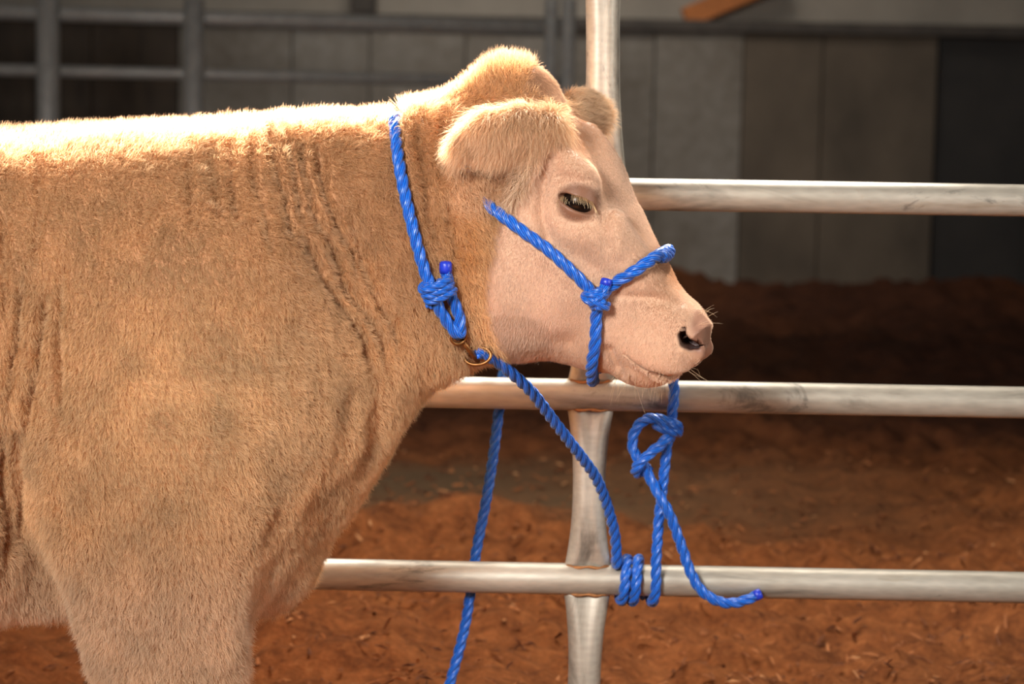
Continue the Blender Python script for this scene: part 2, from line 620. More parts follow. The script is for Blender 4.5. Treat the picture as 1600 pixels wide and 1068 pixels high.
def head_px(px, py):
    """pixel -> (forward, height) on the head's own mid plane"""
    d_ = ray(px, py)
    t = np.dot(HP - CAM, LT) / np.dot(d_, LT)
    q = CAM + d_ * t
    return np.array([np.dot(q - HP, FW), q[2]])


def to_head(p):
    q = p - HP
    return np.stack([q @ FW, q @ LT, p[:, 2]], 1)      # forward, lateral (+ far), height


def head_pt(px, py, lat):
    """point of the head at a lateral offset from its mid plane, seen at this pixel"""
    d_ = ray(px, py)
    t = (np.dot(HP - CAM, LT) + lat) / np.dot(d_, LT)
    return CAM + d_ * t


def smin(a, b, k):
    h = np.maximum(k - np.abs(a - b), 0) / k
    return np.minimum(a, b) - h * h * k * 0.25


def smax(a, b, k):
    return -smin(-a, -b, k)


def ellip(p, c, r, ax=None):
    q = p - c
    if ax is not None:
        q = q @ np.asarray(ax).T
    r = np.asarray(r)
    k0 = np.linalg.norm(q / r, axis=1)
    k1 = np.linalg.norm(q / (r * r), axis=1) + 1e-9
    return k0 * (k0 - 1) / k1


def capsule(p, pts, rad):
    d = None
    for i in range(len(pts) - 1):
        a, b = pts[i], pts[i + 1]
        ra, rb = rad[i], rad[i + 1]
        ab = b - a
        t = np.clip(((p - a) @ ab) / (ab @ ab), 0, 1)
        e = np.linalg.norm(p - a - t[:, None] * ab, axis=1) - (ra + (rb - ra) * t)
        d = e if d is None else np.minimum(d, e)
    return d


def axes(fwd, up):
    f = np.asarray(fwd, float)
    f = f / np.linalg.norm(f)
    u = np.asarray(up, float)
    u = u - f * (u @ f)
    u /= np.linalg.norm(u)
    return np.stack([f, np.cross(u, f), u])


# torso and neck: columns (pixel x, top y, bottom y, half width in metres)
TORSO = [(-860, 330, 560, .05), (-840, 280, 640, .12), (-790, 235, 760, .19), (-650, 215, 870, .26), (-400, 210, 965, .29), (-200, 212, 985, .285),
         (0, 214, 968, .258), (100, 208, 955, .25), (200, 202, 945, .25), (300, 198, 945, .245), (400, 191, 940, .23), (455, 188, 905, .21),
         (500, 186, 848, .185), (540, 184, 805, .165), (580, 182, 740, .148), (612, 179, 686, .138), (640, 168, 640, .132), (665, 163, 606, .128), (700, 158, 588, .120),
         (740, 158, 562, .112), (780, 168, 525, .095), (815, 195, 450, .08), (835, 260, 380, .05)]
_tt = np.array([P(a, b, 0) for a, b, _, _ in TORSO])
_tb = np.array([P(a, c, 0) for a, _, c, _ in TORSO])
_tw = np.array([w for _, _, _, w in TORSO])


def f_torso(p):
    x = p[:, 0]
    zt = hermite(_tt[:, 0], _tt[:, 2], x)
    zb = hermite(_tb[:, 0], _tb[:, 2], x)
    w = hermite(_tt[:, 0], _tw, x)
    zc, h = (zt + zb) / 2, (zt - zb) / 2
    zc = zc - 0.04 * h
    n = np.where(p[:, 2] > zc, 2.25, 2.25 - .7 * np.clip((-.62 - x) / .2, 0, 1))
    v = (p[:, 2] - zc) / np.where(p[:, 2] > zc, zt - zc, zc - zb)
    rho = (np.abs(v) ** n + np.abs(p[:, 1] / w) ** n) ** (1 / n)
    f = (rho - 1) * np.minimum(h, w)
    return np.maximum(f, np.maximum(_tt[0, 0] - x, x - _tt[-1, 0]))


# front leg: rows (pixel y, left x, right x, lateral centre, half depth); metres below the picture
LEG = [(520, 150, 440, -.13, .09), (600, 95, 465, -.155, .105), (700, 72, 458, -.165, .112), (800, 70, 432, -.165, .110), (880, 88, 405, -.163, .102),
       (960, 121, 386, -.160, .092), (1000, 135, 382, -.158, .088), (1064, 155, 378, -.156, .082)]
_lz, _lx, _lw, _ly, _ld = [], [], [], [], []
for (py, xl, xr, cy, dd) in LEG:
    a, b = P(xl, py, cy), P(xr, py, cy)
    _lz.append((a[2] + b[2]) / 2); _lx.append((a[0] + b[0]) / 2); _lw.append((b[0] - a[0]) / 2); _ly.append(cy); _ld.append(dd)
_cx = _lx[-1]
for z, w, d_ in ((.24, .085, .072), (.19, .072, .062), (.13, .06, .054), (.075, .066, .058), (.03, .07, .06)):
    _lz.append(z); _lx.append(_cx + .004); _lw.append(w); _ly.append(-.155); _ld.append(d_)
_lz, _lx, _lw, _ly, _ld = (np.array(q)[::-1] for q in (_lz, _lx, _lw, _ly, _ld))


def f_leg_table(p, z_, x_, w_, y_, d_, side):
    z = p[:, 2]
    cx, w = hermite(z_, x_, z), hermite(z_, w_, z)
    cy, d = hermite(z_, y_, z), hermite(z_, d_, z)
    n = 2.2
    rho = (np.abs((p[:, 0] - cx) / w) ** n + np.abs((p[:, 1] - side * cy) / d) ** n) ** (1 / n)
    f = (rho - 1) * np.minimum(w, d)
    return np.maximum(f, np.maximum(z - z_[-1], z_[0] - z))


_hz = np.array([.03, .075, .13, .20, .30, .40, .50, .62, .75, .88])
_hx = np.array([-1.50, -1.50, -1.51, -1.525, -1.55, -1.60, -1.575, -1.50, -1.46, -1.45])
_hw = np.array([.075, .07, .062, .066, .075, .095, .125, .17, .20, .17])
_hd = np.array([.062, .06, .055, .058, .066, .078, .09, .11, .125, .11])
_hy = np.array([-.16, -.16, -.16, -.16, -.16, -.16, -.155, -.15, -.14, -.12])

# head outline (pixels): bridge of the nose from poll to muzzle, and jaw from throat to chin
DORSAL = [(826, 118), (848, 132), (868, 158), (892, 198), (924, 243), (952, 292), (984, 347), (1030, 404), (1066, 462), (1084, 486), (1094, 505)]
VENTRAL = [(742, 470), (740, 505), (752, 538), (800, 560), (860, 561), (925, 578), (968, 582), (1005, 582), (1045, 580), (1070, 572)]
_A0, _A1 = head_px(770, 300), head_px(1100, 560)
AXD = (_A1 - _A0) / np.linalg.norm(_A1 - _A0)
AXN = np.array([-AXD[1], AXD[0]])
HL = float(np.linalg.norm(_A1 - _A0))


def su(px, py):
    q = head_px(px, py) - _A0
    return np.array([q @ AXD, q @ AXN])


_dor = np.array([su(*q) for q in DORSAL])
_ven = np.array([su(*q) for q in VENTRAL])
_ven = np.vstack([[-0.12, -0.09], [-0.02, -0.12], _ven[_ven[:, 0] > 0.03]])
_ven = _ven[np.concatenate([[True], np.diff(_ven[:, 0]) > 1e-4])]
_dor = np.vstack([[-0.16, 0.15], _dor])
_dor = _dor[np.concatenate([[True], np.diff(_dor[:, 0]) > 1e-4])]
_ws = np.array([-.16, -.06, 0.0, .06, .115, .16, .22, .28, .33, .38, .42, .45])
_wv = np.array([.030, .052, .078, .101, .104, .097, .083, .073, .068, .068, .060, .045])


def f_skull(q):
    """q: forward, lateral, height"""
    d0, d1 = q[:, 0] - _A0[0], q[:, 2] - _A0[1]
    s, u = d0 * AXD[0] + d1 * AXD[1], d0 * AXN[0] + d1 * AXN[1]
    ut = hermite(_dor[:, 0], _dor[:, 1], s)
    ub = hermite(_ven[:, 0], _ven[:, 1], s)
    w = hermite(_ws, _wv, s)
    uc = 0.58 * ut + 0.42 * ub
    hi = u > uc
    v = np.where(hi, (u - uc) / (ut - uc), (uc - u) / (uc - ub))
    n = np.where(hi, 2.9, 2.1)
    rho = (v ** n + np.abs(q[:, 1] / w) ** n) ** (1 / n)
    f = (rho - 1) * np.minimum(w, (ut - ub) / 2)
    return np.maximum(f, np.maximum(-0.12 - s, s - (HL - 0.035)))


def hp(px, py, lat):
    a = head_px(px, py)
    # pixel seen on the shifted plane: correct for the parallax of the lateral offset
    w = head_pt(px, py, lat)
    r = w - HP
    return np.array([r @ FW, lat, w[2]])


def hc(px, py, lat):
    """on the mid plane at the pixel, then moved sideways by lat (for pairs)"""
    a = head_px(px, py)
    return np.array([a[0], lat, a[1]])


EYE_C = hp(903, 315, -0.086)
EYE_R = 0.0255
MUZ_AX = axes([AXD[0], 0, AXD[1]], [AXN[0], 0, AXN[1]])
NOSTRIL = [hp(1072, 512, -.045), hp(1069, 522, -.048), hp(1074, 533, -.048), hp(1082, 538, -.045), hp(1091, 541, -.040)]
MOUTH = [hp(1084, 576, -.025), hp(1066, 583, -.04), hp(1040, 585, -.05), hp(1012, 577, -.055), hp(992, 565, -.056), hp(976, 552, -.056)]


def mirror(pts):
    return [q * np.array([1, -1, 1]) for q in pts]


def engrave(f, q, pts, rad, depth, k, lat=0.0):
    """cut a line drawn in side view into the surface to a given depth"""
    q2, p2 = q[:, [0, 2]], [a[[0, 2]] for a in pts]
    d = np.maximum(capsule(q2, p2, rad), lat - np.abs(q[:, 1]))
    return smax(f, -np.maximum(d, -f - depth), k)


# soft hollows (+) and swellings (-) of the face: side-view polyline in pixels, width px, depth mm
RELIEF = [([(858, 250), (849, 290), (849, 335), (858, 368)], 11, 14), ([(874, 250), (878, 272)], 8, 5), ([(943, 305), (948, 345), (954, 385)], 8, 3.8), ([(966, 340), (970, 395)], 10, -4),
          ([(880, 336), (905, 345), (926, 346)], 7, 2.5), ([(890, 368), (925, 372)], 14, -3), ([(962, 462), (1010, 466), (1052, 478)], 8, 3.2), ([(985, 500), (1030, 505)], 20, -2.5),
          ([(946, 548), (953, 570), (960, 590)], 7, 9), ([(872, 385), (858, 440), (850, 490)], 15, 2.5), ([(800, 400), (795, 470)], 16, -3), ([(775, 350), (768, 420), (764, 480)], 9, 4),
          ([(830, 520), (880, 535)], 14, 3), ([(898, 216), (925, 246), (952, 285)], 9, 2.5), ([(893, 262), (915, 270)], 9, -3.5), ([(905, 400), (960, 440)], 10, 1.5), ([(900, 470), (920, 540)], 12, -2)]
_relief = None


def face_relief(qa):
    global _relief
    if _relief is None:
        _relief = [([hp(a, b, -.085)[[0, 2]] for a, b in pts], w * 1.06e-3, d * 1e-3) for pts, w, d in RELIEF]
    q2 = qa[:, [0, 2]]
    side = np.clip((-qa[:, 1] - .012) / .03, 0, 1)
    out = np.zeros(len(qa))
    for pts, w, d in _relief:
        c = capsule(q2, pts, [0.0] * len(pts))
        out += d * np.exp(-(c / w) ** 2)
    return out * side


def f_head(p):
    q = to_head(p)
    f = f_skull(q)
    qa = q.copy()
    qa[:, 1] = -np.abs(q[:, 1])                       # both sides alike
    # cheek muscle, jaw angle
    f = smin(f, ellip(qa, hc(830, 440, -.062), (.085, .036, .095), axes([.7, 0, -.7], [.7, 0, .7])), .05)
    # muzzle: nose pad and upper lips, then chin
    nc = hc(1048, 525, 0)
    r2 = np.hypot(q[:, 0] - nc[0], q[:, 2] - nc[2])
    nose_ = ((r2 / .0605) ** 3 + np.abs(q[:, 1] / .060) ** 3) ** (1 / 3)
    f = smin(f, (nose_ - 1) * .060, .03)
    f = smin(f, ellip(qa, hc(1036, 548, -.034), (.052, .036, .036), MUZ_AX), .025)
    f = smin(f, ellip(q, hc(1003, 578, 0), (.050, .044, .026), axes([1, 0, -.12], [.12, 0, 1])), .012)
    # brow over the eye, cheekbone below, facial crest, hollow behind
    f = smin(f, ellip(qa, hp(896, 270, -.080), (.046, .024, .024), axes([.8, 0, -.45], [.45, 0, .8])), .035)
    f = smin(f, ellip(qa, hp(908, 350, -.074), (.05, .022, .022), axes([.85, 0, -.5], [.5, 0, .85])), .05)
    f = smin(f, ellip(qa, hp(975, 400, -.056), (.05, .018, .016), axes([.6, 0, -.8], [.8, 0, .6])), .05)
    f = f + face_relief(qa)
    # far brow seen past the bridge of the nose
    f = smin(f, ellip(q, hp(950, 274, .056), (.085, .022, .018), axes([.40, 0, -.916], [.916, 0, .40])), .05)
    # poll
    f = smin(f, ellip(q, hc(792, 168, 0), (.068, .038, .054), axes([.9, 0, .3], [-.3, 0, .9])), .05)
    # eye socket with lids around the ball
    ball = np.linalg.norm(qa - EYE_C, axis=1)
    f = smin(f, ball - (EYE_R + .0048), .018)
    slot = ellip(qa, hp(902, 319, -.112), (.037, .028, .0105), axes([.92, 0, -.40], [.40, 0, .92]))
    f = smax(f, -slot, .004)
    f = engrave(f, qa, [hp(933, 334, -.1), hp(938, 350, -.1)], [.0022, .001], .005, .004)
    # nostrils, each in a soft rim
    f = smin(f, capsule(qa, [hp(1062, 510, -.040), hp(1058, 527, -.043), hp(1068, 545, -.044), hp(1090, 552, -.036)], [.010, .011, .011, .010]), .02)
    f = engrave(f, qa, NOSTRIL, [.0026, .0058, .0082, .0066, .0022], .030, .004, .012)
    # mouth line and the crease at its corner
    f = engrave(f, qa, MOUTH, [.0012, .0022, .0028, .0024, .0016, .0006], .011, .005)
    return f


# ears: near one reaches back and towards the viewer, far one shows past the forehead
def ear_pts():
    near = [head_pt(850, 200, -.075), head_pt(806, 200, -.110), head_pt(766, 208, -.140), head_pt(728, 222, -.155)]
    far = [head_pt(880, 190, .075), head_pt(900, 180, .125), head_pt(920, 178, .16), head_pt(938, 180, .19)]
    return near, far


EAR_N, EAR_F = ear_pts()


def f_ear(p, pts, upv, hs=(.028, .034, .034, .022), th=(.022, .017, .014, .010)):
    best = None
    for i in range(3):
        a, b = pts[i], pts[i + 1]
        ab = b - a
        L = np.linalg.norm(ab)
        A = axes(ab, upv)
        t = np.clip(((p - a) @ ab) / (ab @ ab), 0, 1)
        c = p - a - t[:, None] * ab
        h = hs[i] + (hs[i + 1] - hs[i]) * t
        w = th[i] + (th[i + 1] - th[i]) * t
        along = c @ A[0]
        v = c @ A[2]
        lat = c @ A[1]
        rho = np.sqrt((along / h) ** 2 + (v / h) ** 2 + (lat / w) ** 2)
        f = (rho - 1) * w
        best = f if best is None else smin(best, f, .006)
    return best


SHOULDER = P(300, 600, -.17)


def F(p, fine=True):
    f = f_torso(p)
    m = p[:, 0] > -1.15
    out = f.copy()
    # shoulders and forelegs, both sides
    q = p.copy()
    q[:, 1] = -np.abs(p[:, 1])
    i = np.where((p[:, 0] < -0.1) & (p[:, 0] > -1.1))[0]
    if len(i):
        ql = q[i].copy()
        ql[:, 0] += .07 * (p[i, 1] > 0)                # the far leg stands a little further back
        g = f_leg_table(ql, _lz, _lx, _lw, _ly, _ld, 1)
        g = smin(out[i], g, .045)
        g = smin(g, ellip(q[i], SHOULDER, (.19, .085, .25), axes([.9, 0, -.3], [.3, 0, .9])), .09)
        # point of the shoulder and brisket
        g = smin(g, ellip(q[i], P(455, 620, -.12), (.07, .06, .12)), .07)
        g = smin(g, ellip(p[i], P(432, 868, 0), (.06, .08, .068)), .05)
        # arm-pit crease between leg and brisket
        g = smax(g, -capsule(q[i], [P(470, 690, -.255), P(452, 800, -.235), P(441, 880, -.205), P(405, 950, -.17)], [.008, .012, .016, .010]), .05)
        # crease behind the elbow, where the leg stands clear of the flank
        c2 = capsule(q[i][:, [0, 2]], [P(a, b, -.2)[[0, 2]] for a, b in ((5, 690), (14, 760), (26, 850), (52, 940))], [0.0] * 4)
        g = g + .050 * np.exp(-(c2 / .040) ** 2) * np.clip((-q[i, 1] - .03) / .05, 0, 1)
        # hollow in front of the shoulder (jugular groove)
        g = smax(g, -capsule(q[i], [P(520, 420, -.225), P(565, 530, -.20), P(578, 620, -.183), P(548, 720, -.19)], [.010, .016, .018, .010]), .05)
        out[i] = g
    i = np.where(p[:, 0] < -1.1)[0]
    if len(i):
        g = f_leg_table(q[i], _hz, _hx, _hw, _hy, _hd, 1)
        out[i] = smin(out[i], g, .06)
        tail = [np.array([-1.72, 0, 1.12]), np.array([-1.775, 0, 1.02]), np.array([-1.78, 0, .8]), np.array([-1.775, 0, .52])]
        out[i] = smin(out[i], capsule(p[i], tail, [.03, .026, .022, .035]), .03)
    i = np.where((p[:, 0] > -0.16) & (p[:, 2] > .6))[0]
    if len(i):
        g = smin(out[i], f_head(p[i]), .03)
        g = smin(g, f_ear(p[i], EAR_N, [.1, -.35, 1]), .02)
        g = smin(g, f_ear(p[i], EAR_F, [0, .2, 1]), .02)
        out[i] = g
    return out


def grad(p, e=0.0012):
    k = np.array([[1, -1, -1], [-1, -1, 1], [-1, 1, -1], [1, 1, 1]], float)
    g = 0
    for d_ in k:
        g = g + d_[None] * F(p + d_ * e)[:, None]
    return g / (4 * e)


def surface_nets(h):
    lo, hi = np.array([-1.84, -0.40, -0.02]), np.array([0.40, 0.40, 1.40])
    n = np.ceil((hi - lo) / h).astype(int) + 1
    ax = [lo[k] + h * np.arange(n[k]) for k in range(3)]
    G = np.stack(np.meshgrid(*ax, indexing='ij'), -1).reshape(-1, 3)
    V = np.concatenate([F(c) for c in np.array_split(G, 8)]).reshape(n)
    s = V < 0
    c = [(i, j, k) for i in (0, 1) for j in (0, 1) for k in (0, 1)]
    sl = lambda A, o: A[o[0]:n[0] - 1 + o[0], o[1]:n[1] - 1 + o[1], o[2]:n[2] - 1 + o[2]]
    cnt = sum(sl(s, o).astype(int) for o in c)
    act = (cnt > 0) & (cnt < 8)
    idx = -np.ones(act.shape, int)
    idx[act] = np.arange(act.sum())
    base = np.argwhere(act)
    acc, wt = np.zeros((len(base), 3)), np.zeros(len(base))
    for a in c:
        for b in c:
            if sum(abs(a[k] - b[k]) for k in range(3)) == 1 and a < b:
                va, vb = sl(V, a)[act], sl(V, b)[act]
                x = (va < 0) != (vb < 0)
                t = np.where(x, va / np.where(x, va - vb, 1), 0)
                acc += np.where(x[:, None], np.array(a) + (np.array(b) - np.array(a)) * t[:, None], 0)
                wt += x
    verts = lo + h * (base + acc / wt[:, None])
    tris = []
    for axn in range(3):
        u, v = (axn + 1) % 3, (axn + 2) % 3
        e0 = [slice(1, n[k] - 1) for k in range(3)]
        e0[axn] = slice(0, n[axn] - 1)
        e1 = list(e0)
        e1[axn] = slice(1, n[axn])
        A, B = s[tuple(e0)], s[tuple(e1)]
        for flip, msk in ((False, A & ~B), (True, ~A & B)):
            w = np.argwhere(msk)
            for k in range(3):
                w[:, k] += 0 if k == axn else 1
            du, dv = np.zeros(3, int), np.zeros(3, int)
            du[u], dv[v] = 1, 1
            g = lambda o: idx[tuple((w - o).T)]
            a0, a1, a2, a3 = g(du + dv), g(dv), g(np.zeros(3, int)), g(du)
            if flip:
                a1, a3 = a3, a1
            tris += [np.stack([a0, a1, a2], 1), np.stack([a0, a2, a3], 1)]
    return verts, np.concatenate(tris)


def project(v, it=2):
    for _ in range(it):
        f = F(v)
        g = grad(v)
        g2 = np.maximum((g * g).sum(1), 0.09)
        step = np.clip(f / g2, -.02, .02)
        v = v - g * step[:, None]
    return v


def relax(v, t, lam=0.5):
    e = np.concatenate([t[:, [0, 1]], t[:, [1, 2]], t[:, [2, 0]]])
    s = np.zeros_like(v)
    c = np.zeros(len(v))
    for k in (0, 1):
        for j in range(3):
            s[:, j] += np.bincount(e[:, k], v[e[:, 1 - k], j], len(v))
        c += np.bincount(e[:, k], minlength=len(v))
    return v + lam * (s / np.maximum(c, 1)[:, None] - v)


def refine(v, t, target):
    """split every edge longer than the target length at its middle"""
    e = np.sort(np.concatenate([t[:, [0, 1]], t[:, [1, 2]], t[:, [2, 0]]]), 1)
    u, inv = np.unique(e, axis=0, return_inverse=True)
    inv = inv.reshape(3, -1).T
    mid = (v[u[:, 0]] + v[u[:, 1]]) / 2
    ln = np.linalg.norm(v[u[:, 0]] - v[u[:, 1]], axis=1)
    sp = ln > target(mid) * 1.35
    new = -np.ones(len(u), int)
    new[sp] = len(v) + np.arange(sp.sum())
    v = np.vstack([v, mid[sp]])
    m = new[inv]                                     # per triangle: new vertex on edge 01, 12, 20
    k = (m >= 0)
    code = k[:, 0] * 1 + k[:, 1] * 2 + k[:, 2] * 4
    out = [t[code == 0]]
    a, b, c = t.T
    x, y, z = m.T
    def add(sel, *tri):
        for q in tri:
            out.append(np.stack([w[sel] for w in q], 1))
    add(code == 7, (a, x, z), (x, b, y), (z, y, c), (x, y, z))
    add(code == 1, (a, x, c), (x, b, c))
    add(code == 2, (b, y, a), (y, c, a))
    add(code == 4, (c, z, b), (z, a, b))
    add(code == 3, (x, b, y), (a, x, y), (a, y, c))
    add(code == 6, (y, c, z), (b, y, z), (b, z, a))
    add(code == 5, (z, a, x), (c, z, x), (c, x, b))
    return v, np.concatenate(out)


def target_len(p):
    t = np.full(len(p), .016)
    t[(p[:, 0] > -1.0) & (p[:, 1] < .1)] = .0062
    t[(p[:, 0] > -.1) & (p[:, 2] > .7)] = .0042
    hd = to_head(p)
    for c, r, l in ((EYE_C, .05, .0020), (NOSTRIL[1], .045, .0020), (hp(1030, 575, -.055), .065, .0024)):
        t[np.linalg.norm(hd - c, axis=1) < r] = l
    return t


def px_of(p):
    q = p - CAM
    d_ = q @ FWD
    return 800 + FPX * (q @ RIGHT) / d_, 534 - FPX * (q @ UP) / d_


# folds of the coat (pixel polylines, depth in mm, width in px)
FOLDS = [([(422, 205), (427, 253), (445, 310), (455, 340), (458, 385)], 7, 7), ([(448, 205), (456, 253), (463, 300), (480, 350)], 8, 7),
         ([(469, 205), (476, 263), (487, 320), (508, 372)], 9, 7), ([(494, 206), (502, 268), (515, 325), (546, 380), (562, 440)], 8, 8),
         ([(469, 356), (500, 418), (530, 469), (567, 531), (592, 598)], 9, 9), ([(505, 356), (536, 438), (567, 480), (597, 531), (606, 590)], 9, 8),
         ([(546, 346), (567, 407), (587, 459), (613, 510), (622, 560)], 7, 7), ([(395, 215), (398, 280), (412, 340), (420, 400)], 5, 6),
         ([(360, 215), (362, 290), (372, 350)], 4, 6), ([(330, 225), (333, 300), (340, 345)], 3, 6), ([(295, 225), (296, 310), (300, 360)], 3, 6),
         ([(36, 440), (28, 500), (21, 560), (10, 640)], 8, 7), ([(72, 450), (68, 520), (60, 560), (46, 620), (40, 690)], 8, 7),
         ([(98, 400), (93, 480), (94, 540), (98, 613), (90, 680)], 6, 6), ([(60, 250), (62, 330), (52, 420)], 3, 7), ([(8, 330), (4, 420), (10, 500)], 5, 7),
         ([(30, 660), (24, 720), (34, 790), (30, 850)], 6, 9), ([(5, 690), (2, 760), (12, 830), (8, 900)], 6, 8),
         ([(655, 190), (658, 260), (668, 330), (690, 390)], 5, 7), ([(700, 300), (703, 360), (712, 410)], 4, 7), ([(690, 170), (688, 230), (694, 290)], 4, 7),
         ([(588, 560), (590, 640), (572, 700), (545, 760)], 3.2, 12), ([(220, 300), (225, 380)], 2, 7), ([(150, 290), (155, 380), (148, 450)], 2, 7)]


def fold_value(v, n):
    """0..1 darkness of the nearest folds and their depth in metres, near side only"""
    x, y = px_of(v)
    wob = 5 * vnoise(v, 34, 41) + 2.5 * vnoise(v, 90, 43)
    x = x + wob
    dep, val = np.zeros(len(v)), np.zeros(len(v))
    side = np.clip(-n[:, 1] * 2.2, 0, 1) * (v[:, 1] < .02)
    for pts, mm, wd in FOLDS:
        pts = np.asarray(pts, float)
        sel = np.where((x > pts[:, 0].min() - 40) & (x < pts[:, 0].max() + 40) & (y > pts[:, 1].min() - 30) & (y < pts[:, 1].max() + 30) & (side > 0))[0]
        if not len(sel):
            continue
        d2 = np.full(len(sel), 1e9)
        tt = np.zeros(len(sel))
        for k in range(len(pts) - 1):
            a, ab = pts[k], pts[k + 1] - pts[k]
            t = np.clip(((x[sel] - a[0]) * ab[0] + (y[sel] - a[1]) * ab[1]) / (ab @ ab), 0, 1)
            e = (x[sel] - a[0] - t * ab[0]) ** 2 + (y[sel] - a[1] - t * ab[1]) ** 2
            tt = np.where(e < d2, (k + t) / (len(pts) - 1), tt)
            d2 = np.minimum(d2, e)
        g = np.exp(-d2 / (wd * wd)) * np.clip(np.minimum(tt, 1 - tt) * 5 + .15, 0, 1) * side[sel]
        dep[sel] = np.maximum(dep[sel], g * mm * 1e-3)
        val[sel] = np.maximum(val[sel], g * min(1, mm / 8))
    return val, dep


def vnormals(v, t):
    fn = np.cross(v[t[:, 1]] - v[t[:, 0]], v[t[:, 2]] - v[t[:, 0]])
    n = np.zeros_like(v)
    for k in range(3):
        for j in range(3):
            n[:, j] += np.bincount(t[:, k], fn[:, j], len(v))
    return n / np.maximum(np.linalg.norm(n, axis=1), 1e-12)[:, None]


V, T = surface_nets(0.016)
V = relax(V, T, .5)
V = project(V, 2)
for it in range(4):
    nv = len(V)
    V, T = refine(V, T, target_len)
    V = relax(V, T, .35)
    V = project(V, 1)
    if len(V) == nv:
        break
V = relax(V, T, .4)
V = project(V, 2)
N = vnormals(V, T)
if (N * (V - V.mean(0))).sum() < 0:
    T = T[:, ::-1].copy()
    N = -N
FOLD, DEP = fold_value(V, N)
V = V - N * DEP[:, None] * 2.9
# soft unevenness of the hide under the coat
neck = np.clip(1 - np.abs(V[:, 0] + .35) / .5, 0, 1) * (V[:, 0] < -.05)
V = V + N * ((.0042 * fbm(V * np.array([1, 1, .22]), 42, 2, 61)) * neck)[:, None]
N = vnormals(V, T)


def soft(x, a, b):
    t = np.clip((x - a) / (b - a), 0, 1)
    return t * t * (3 - 2 * t)


# where the clipped face begins: edge running down the jaw
_fx = np.array([[60, 880], [90, 850], [103, 838], [120, 822], [140, 822], [152, 850], [165, 880], [200, 852], [260, 836], [300, 818], [330, 796], [345, 776], [400, 766], [440, 752], [500, 762], [540, 780], [600, 800]], float)


def regions(p, n):
    x, y = px_of(p)
    hd = to_head(p)
    edge = np.interp(y, _fx[:, 0], _fx[:, 1]) + 6 * vnoise(p, 60, 77)
    inhead = (p[:, 0] > -.14) & (p[:, 2] > .72)
    face = np.where(inhead, soft(x - edge, -6, 10), 0)
    # far side of the head: by head coordinates
    farface = np.where(inhead & (hd[:, 1] > .02), soft(hd[:, 0], .02, .06), 0)
    face = np.where(hd[:, 1] > .03, farface, face)
    ear = np.zeros(len(p))
    for pts in (EAR_N, EAR_F):
        ear = np.maximum(ear, 1 - soft(capsule(p, pts[1:], [.03, .034, .028]), 0, .014))
    ear = np.maximum(ear, 1 - soft(f_ear(p, EAR_N, [.1, -.35, 1]), .002, .010))
    ear = np.maximum(ear, 1 - soft(f_ear(p, EAR_F, [0, .2, 1]), .002, .010))
    nose = np.maximum(1 - soft(np.linalg.norm(hd - hp(1092, 524, -.02), axis=1), .034, .052), 1 - soft(np.linalg.norm((hd - hp(1096, 545, .0)) , axis=1), .03, .05))
    nose = nose * soft(x, 1060, 1078)
    eye = 1 - soft(np.linalg.norm(hd - EYE_C, axis=1), .030, .044)
    return face * (1 - ear), ear, nose, eye, x, y, hd


FACE, EAR, NOSE, EYEM, PX, PY, HD = regions(V, N)


def m_hide():
    t = NT('steer_hide')
    a = t.n('ShaderNodeAttribute', attribute_name='hide')
    fine = t.noise(420, 3, 0.6)
    big = t.noise(18, 4, 0.6)
    c = t.mix(0.22, a.outputs['Color'], t.ramp(big, [(0.3, (0.45, 0.28, 0.17)), (0.7, (0.9, 0.7, 0.5))]), 'MULTIPLY')
    t.set(Base_Color=c, Specular_IOR_Level=0.25)
    t.b.inputs['Subsurface Weight'].default_value = 0.0
    t.b.inputs['Subsurface Radius'].default_value = (.006, .003, .002)
    t.b.inputs['Subsurface Scale'].default_value = 1.0
    sep = t.n('ShaderNodeAttribute', attribute_name='wet')
    rr = t.n('ShaderNodeMapRange')
    t.l(sep.outputs['Fac'], rr.inputs[0])
    rr.inputs[3].default_value, rr.inputs[4].default_value = 0.65, 0.28
    t.l(rr.outputs[0], t.b.inputs['Roughness'])
    t.bump(fine, 0.25, 0.002)
    return t.m


def mixc(a, b, f):
    return a + (np.asarray(b) - a) * f[:, None]


# natural colour of the hide: brown under the long coat, pinkish tan on the clipped face, mauve brown on the nose and lids
hide = np.tile(np.array(lin(172, 126, 86)), (len(V), 1))
hide = mixc(hide, lin(198, 162, 134), FACE)
hide = mixc(hide, lin(214, 166, 124), EAR)
mz = soft(HD[:, 0], .17, .24) * (V[:, 2] > .7) * FACE
hide = mixc(hide, lin(198, 160, 131), mz * .8)
hide = mixc(hide, lin(160, 120, 100), NOSE)
lid = 1 - soft(np.abs(np.linalg.norm(HD - EYE_C, axis=1) - EYE_R - .004), .004, .011)
hide = mixc(hide, lin(116, 78, 58), lid * .9)
nos = capsule(np.c_[HD[:, 0], HD[:, 2]], [a[[0, 2]] for a in NOSTRIL], [.003, .006, .0085, .0078, .004])
hide = mixc(hide, lin(64, 40, 36), (1 - soft(nos, -.002, .004)) * (FACE > .5))

steer = empty('steer', (float(_cx), 0, 0))
tag(steer, 'pale tan steer in a blue rope halter standing beside the pipe fence', 'steer')
SO = np.array(steer.location)
body = mesh_obj('body', V - SO, T, m_hide(), steer)
at = body.data.color_attributes.new('hide', 'FLOAT_COLOR', 'POINT')
at.data.foreach_set('color', np.c_[np.clip(hide, 0, 1), np.ones(len(V))].astype(np.float32).ravel())
at = body.data.attributes.new('wet', 'FLOAT', 'POINT')
at.data.foreach_set('value', np.maximum(NOSE, lid * .6).astype(np.float32))


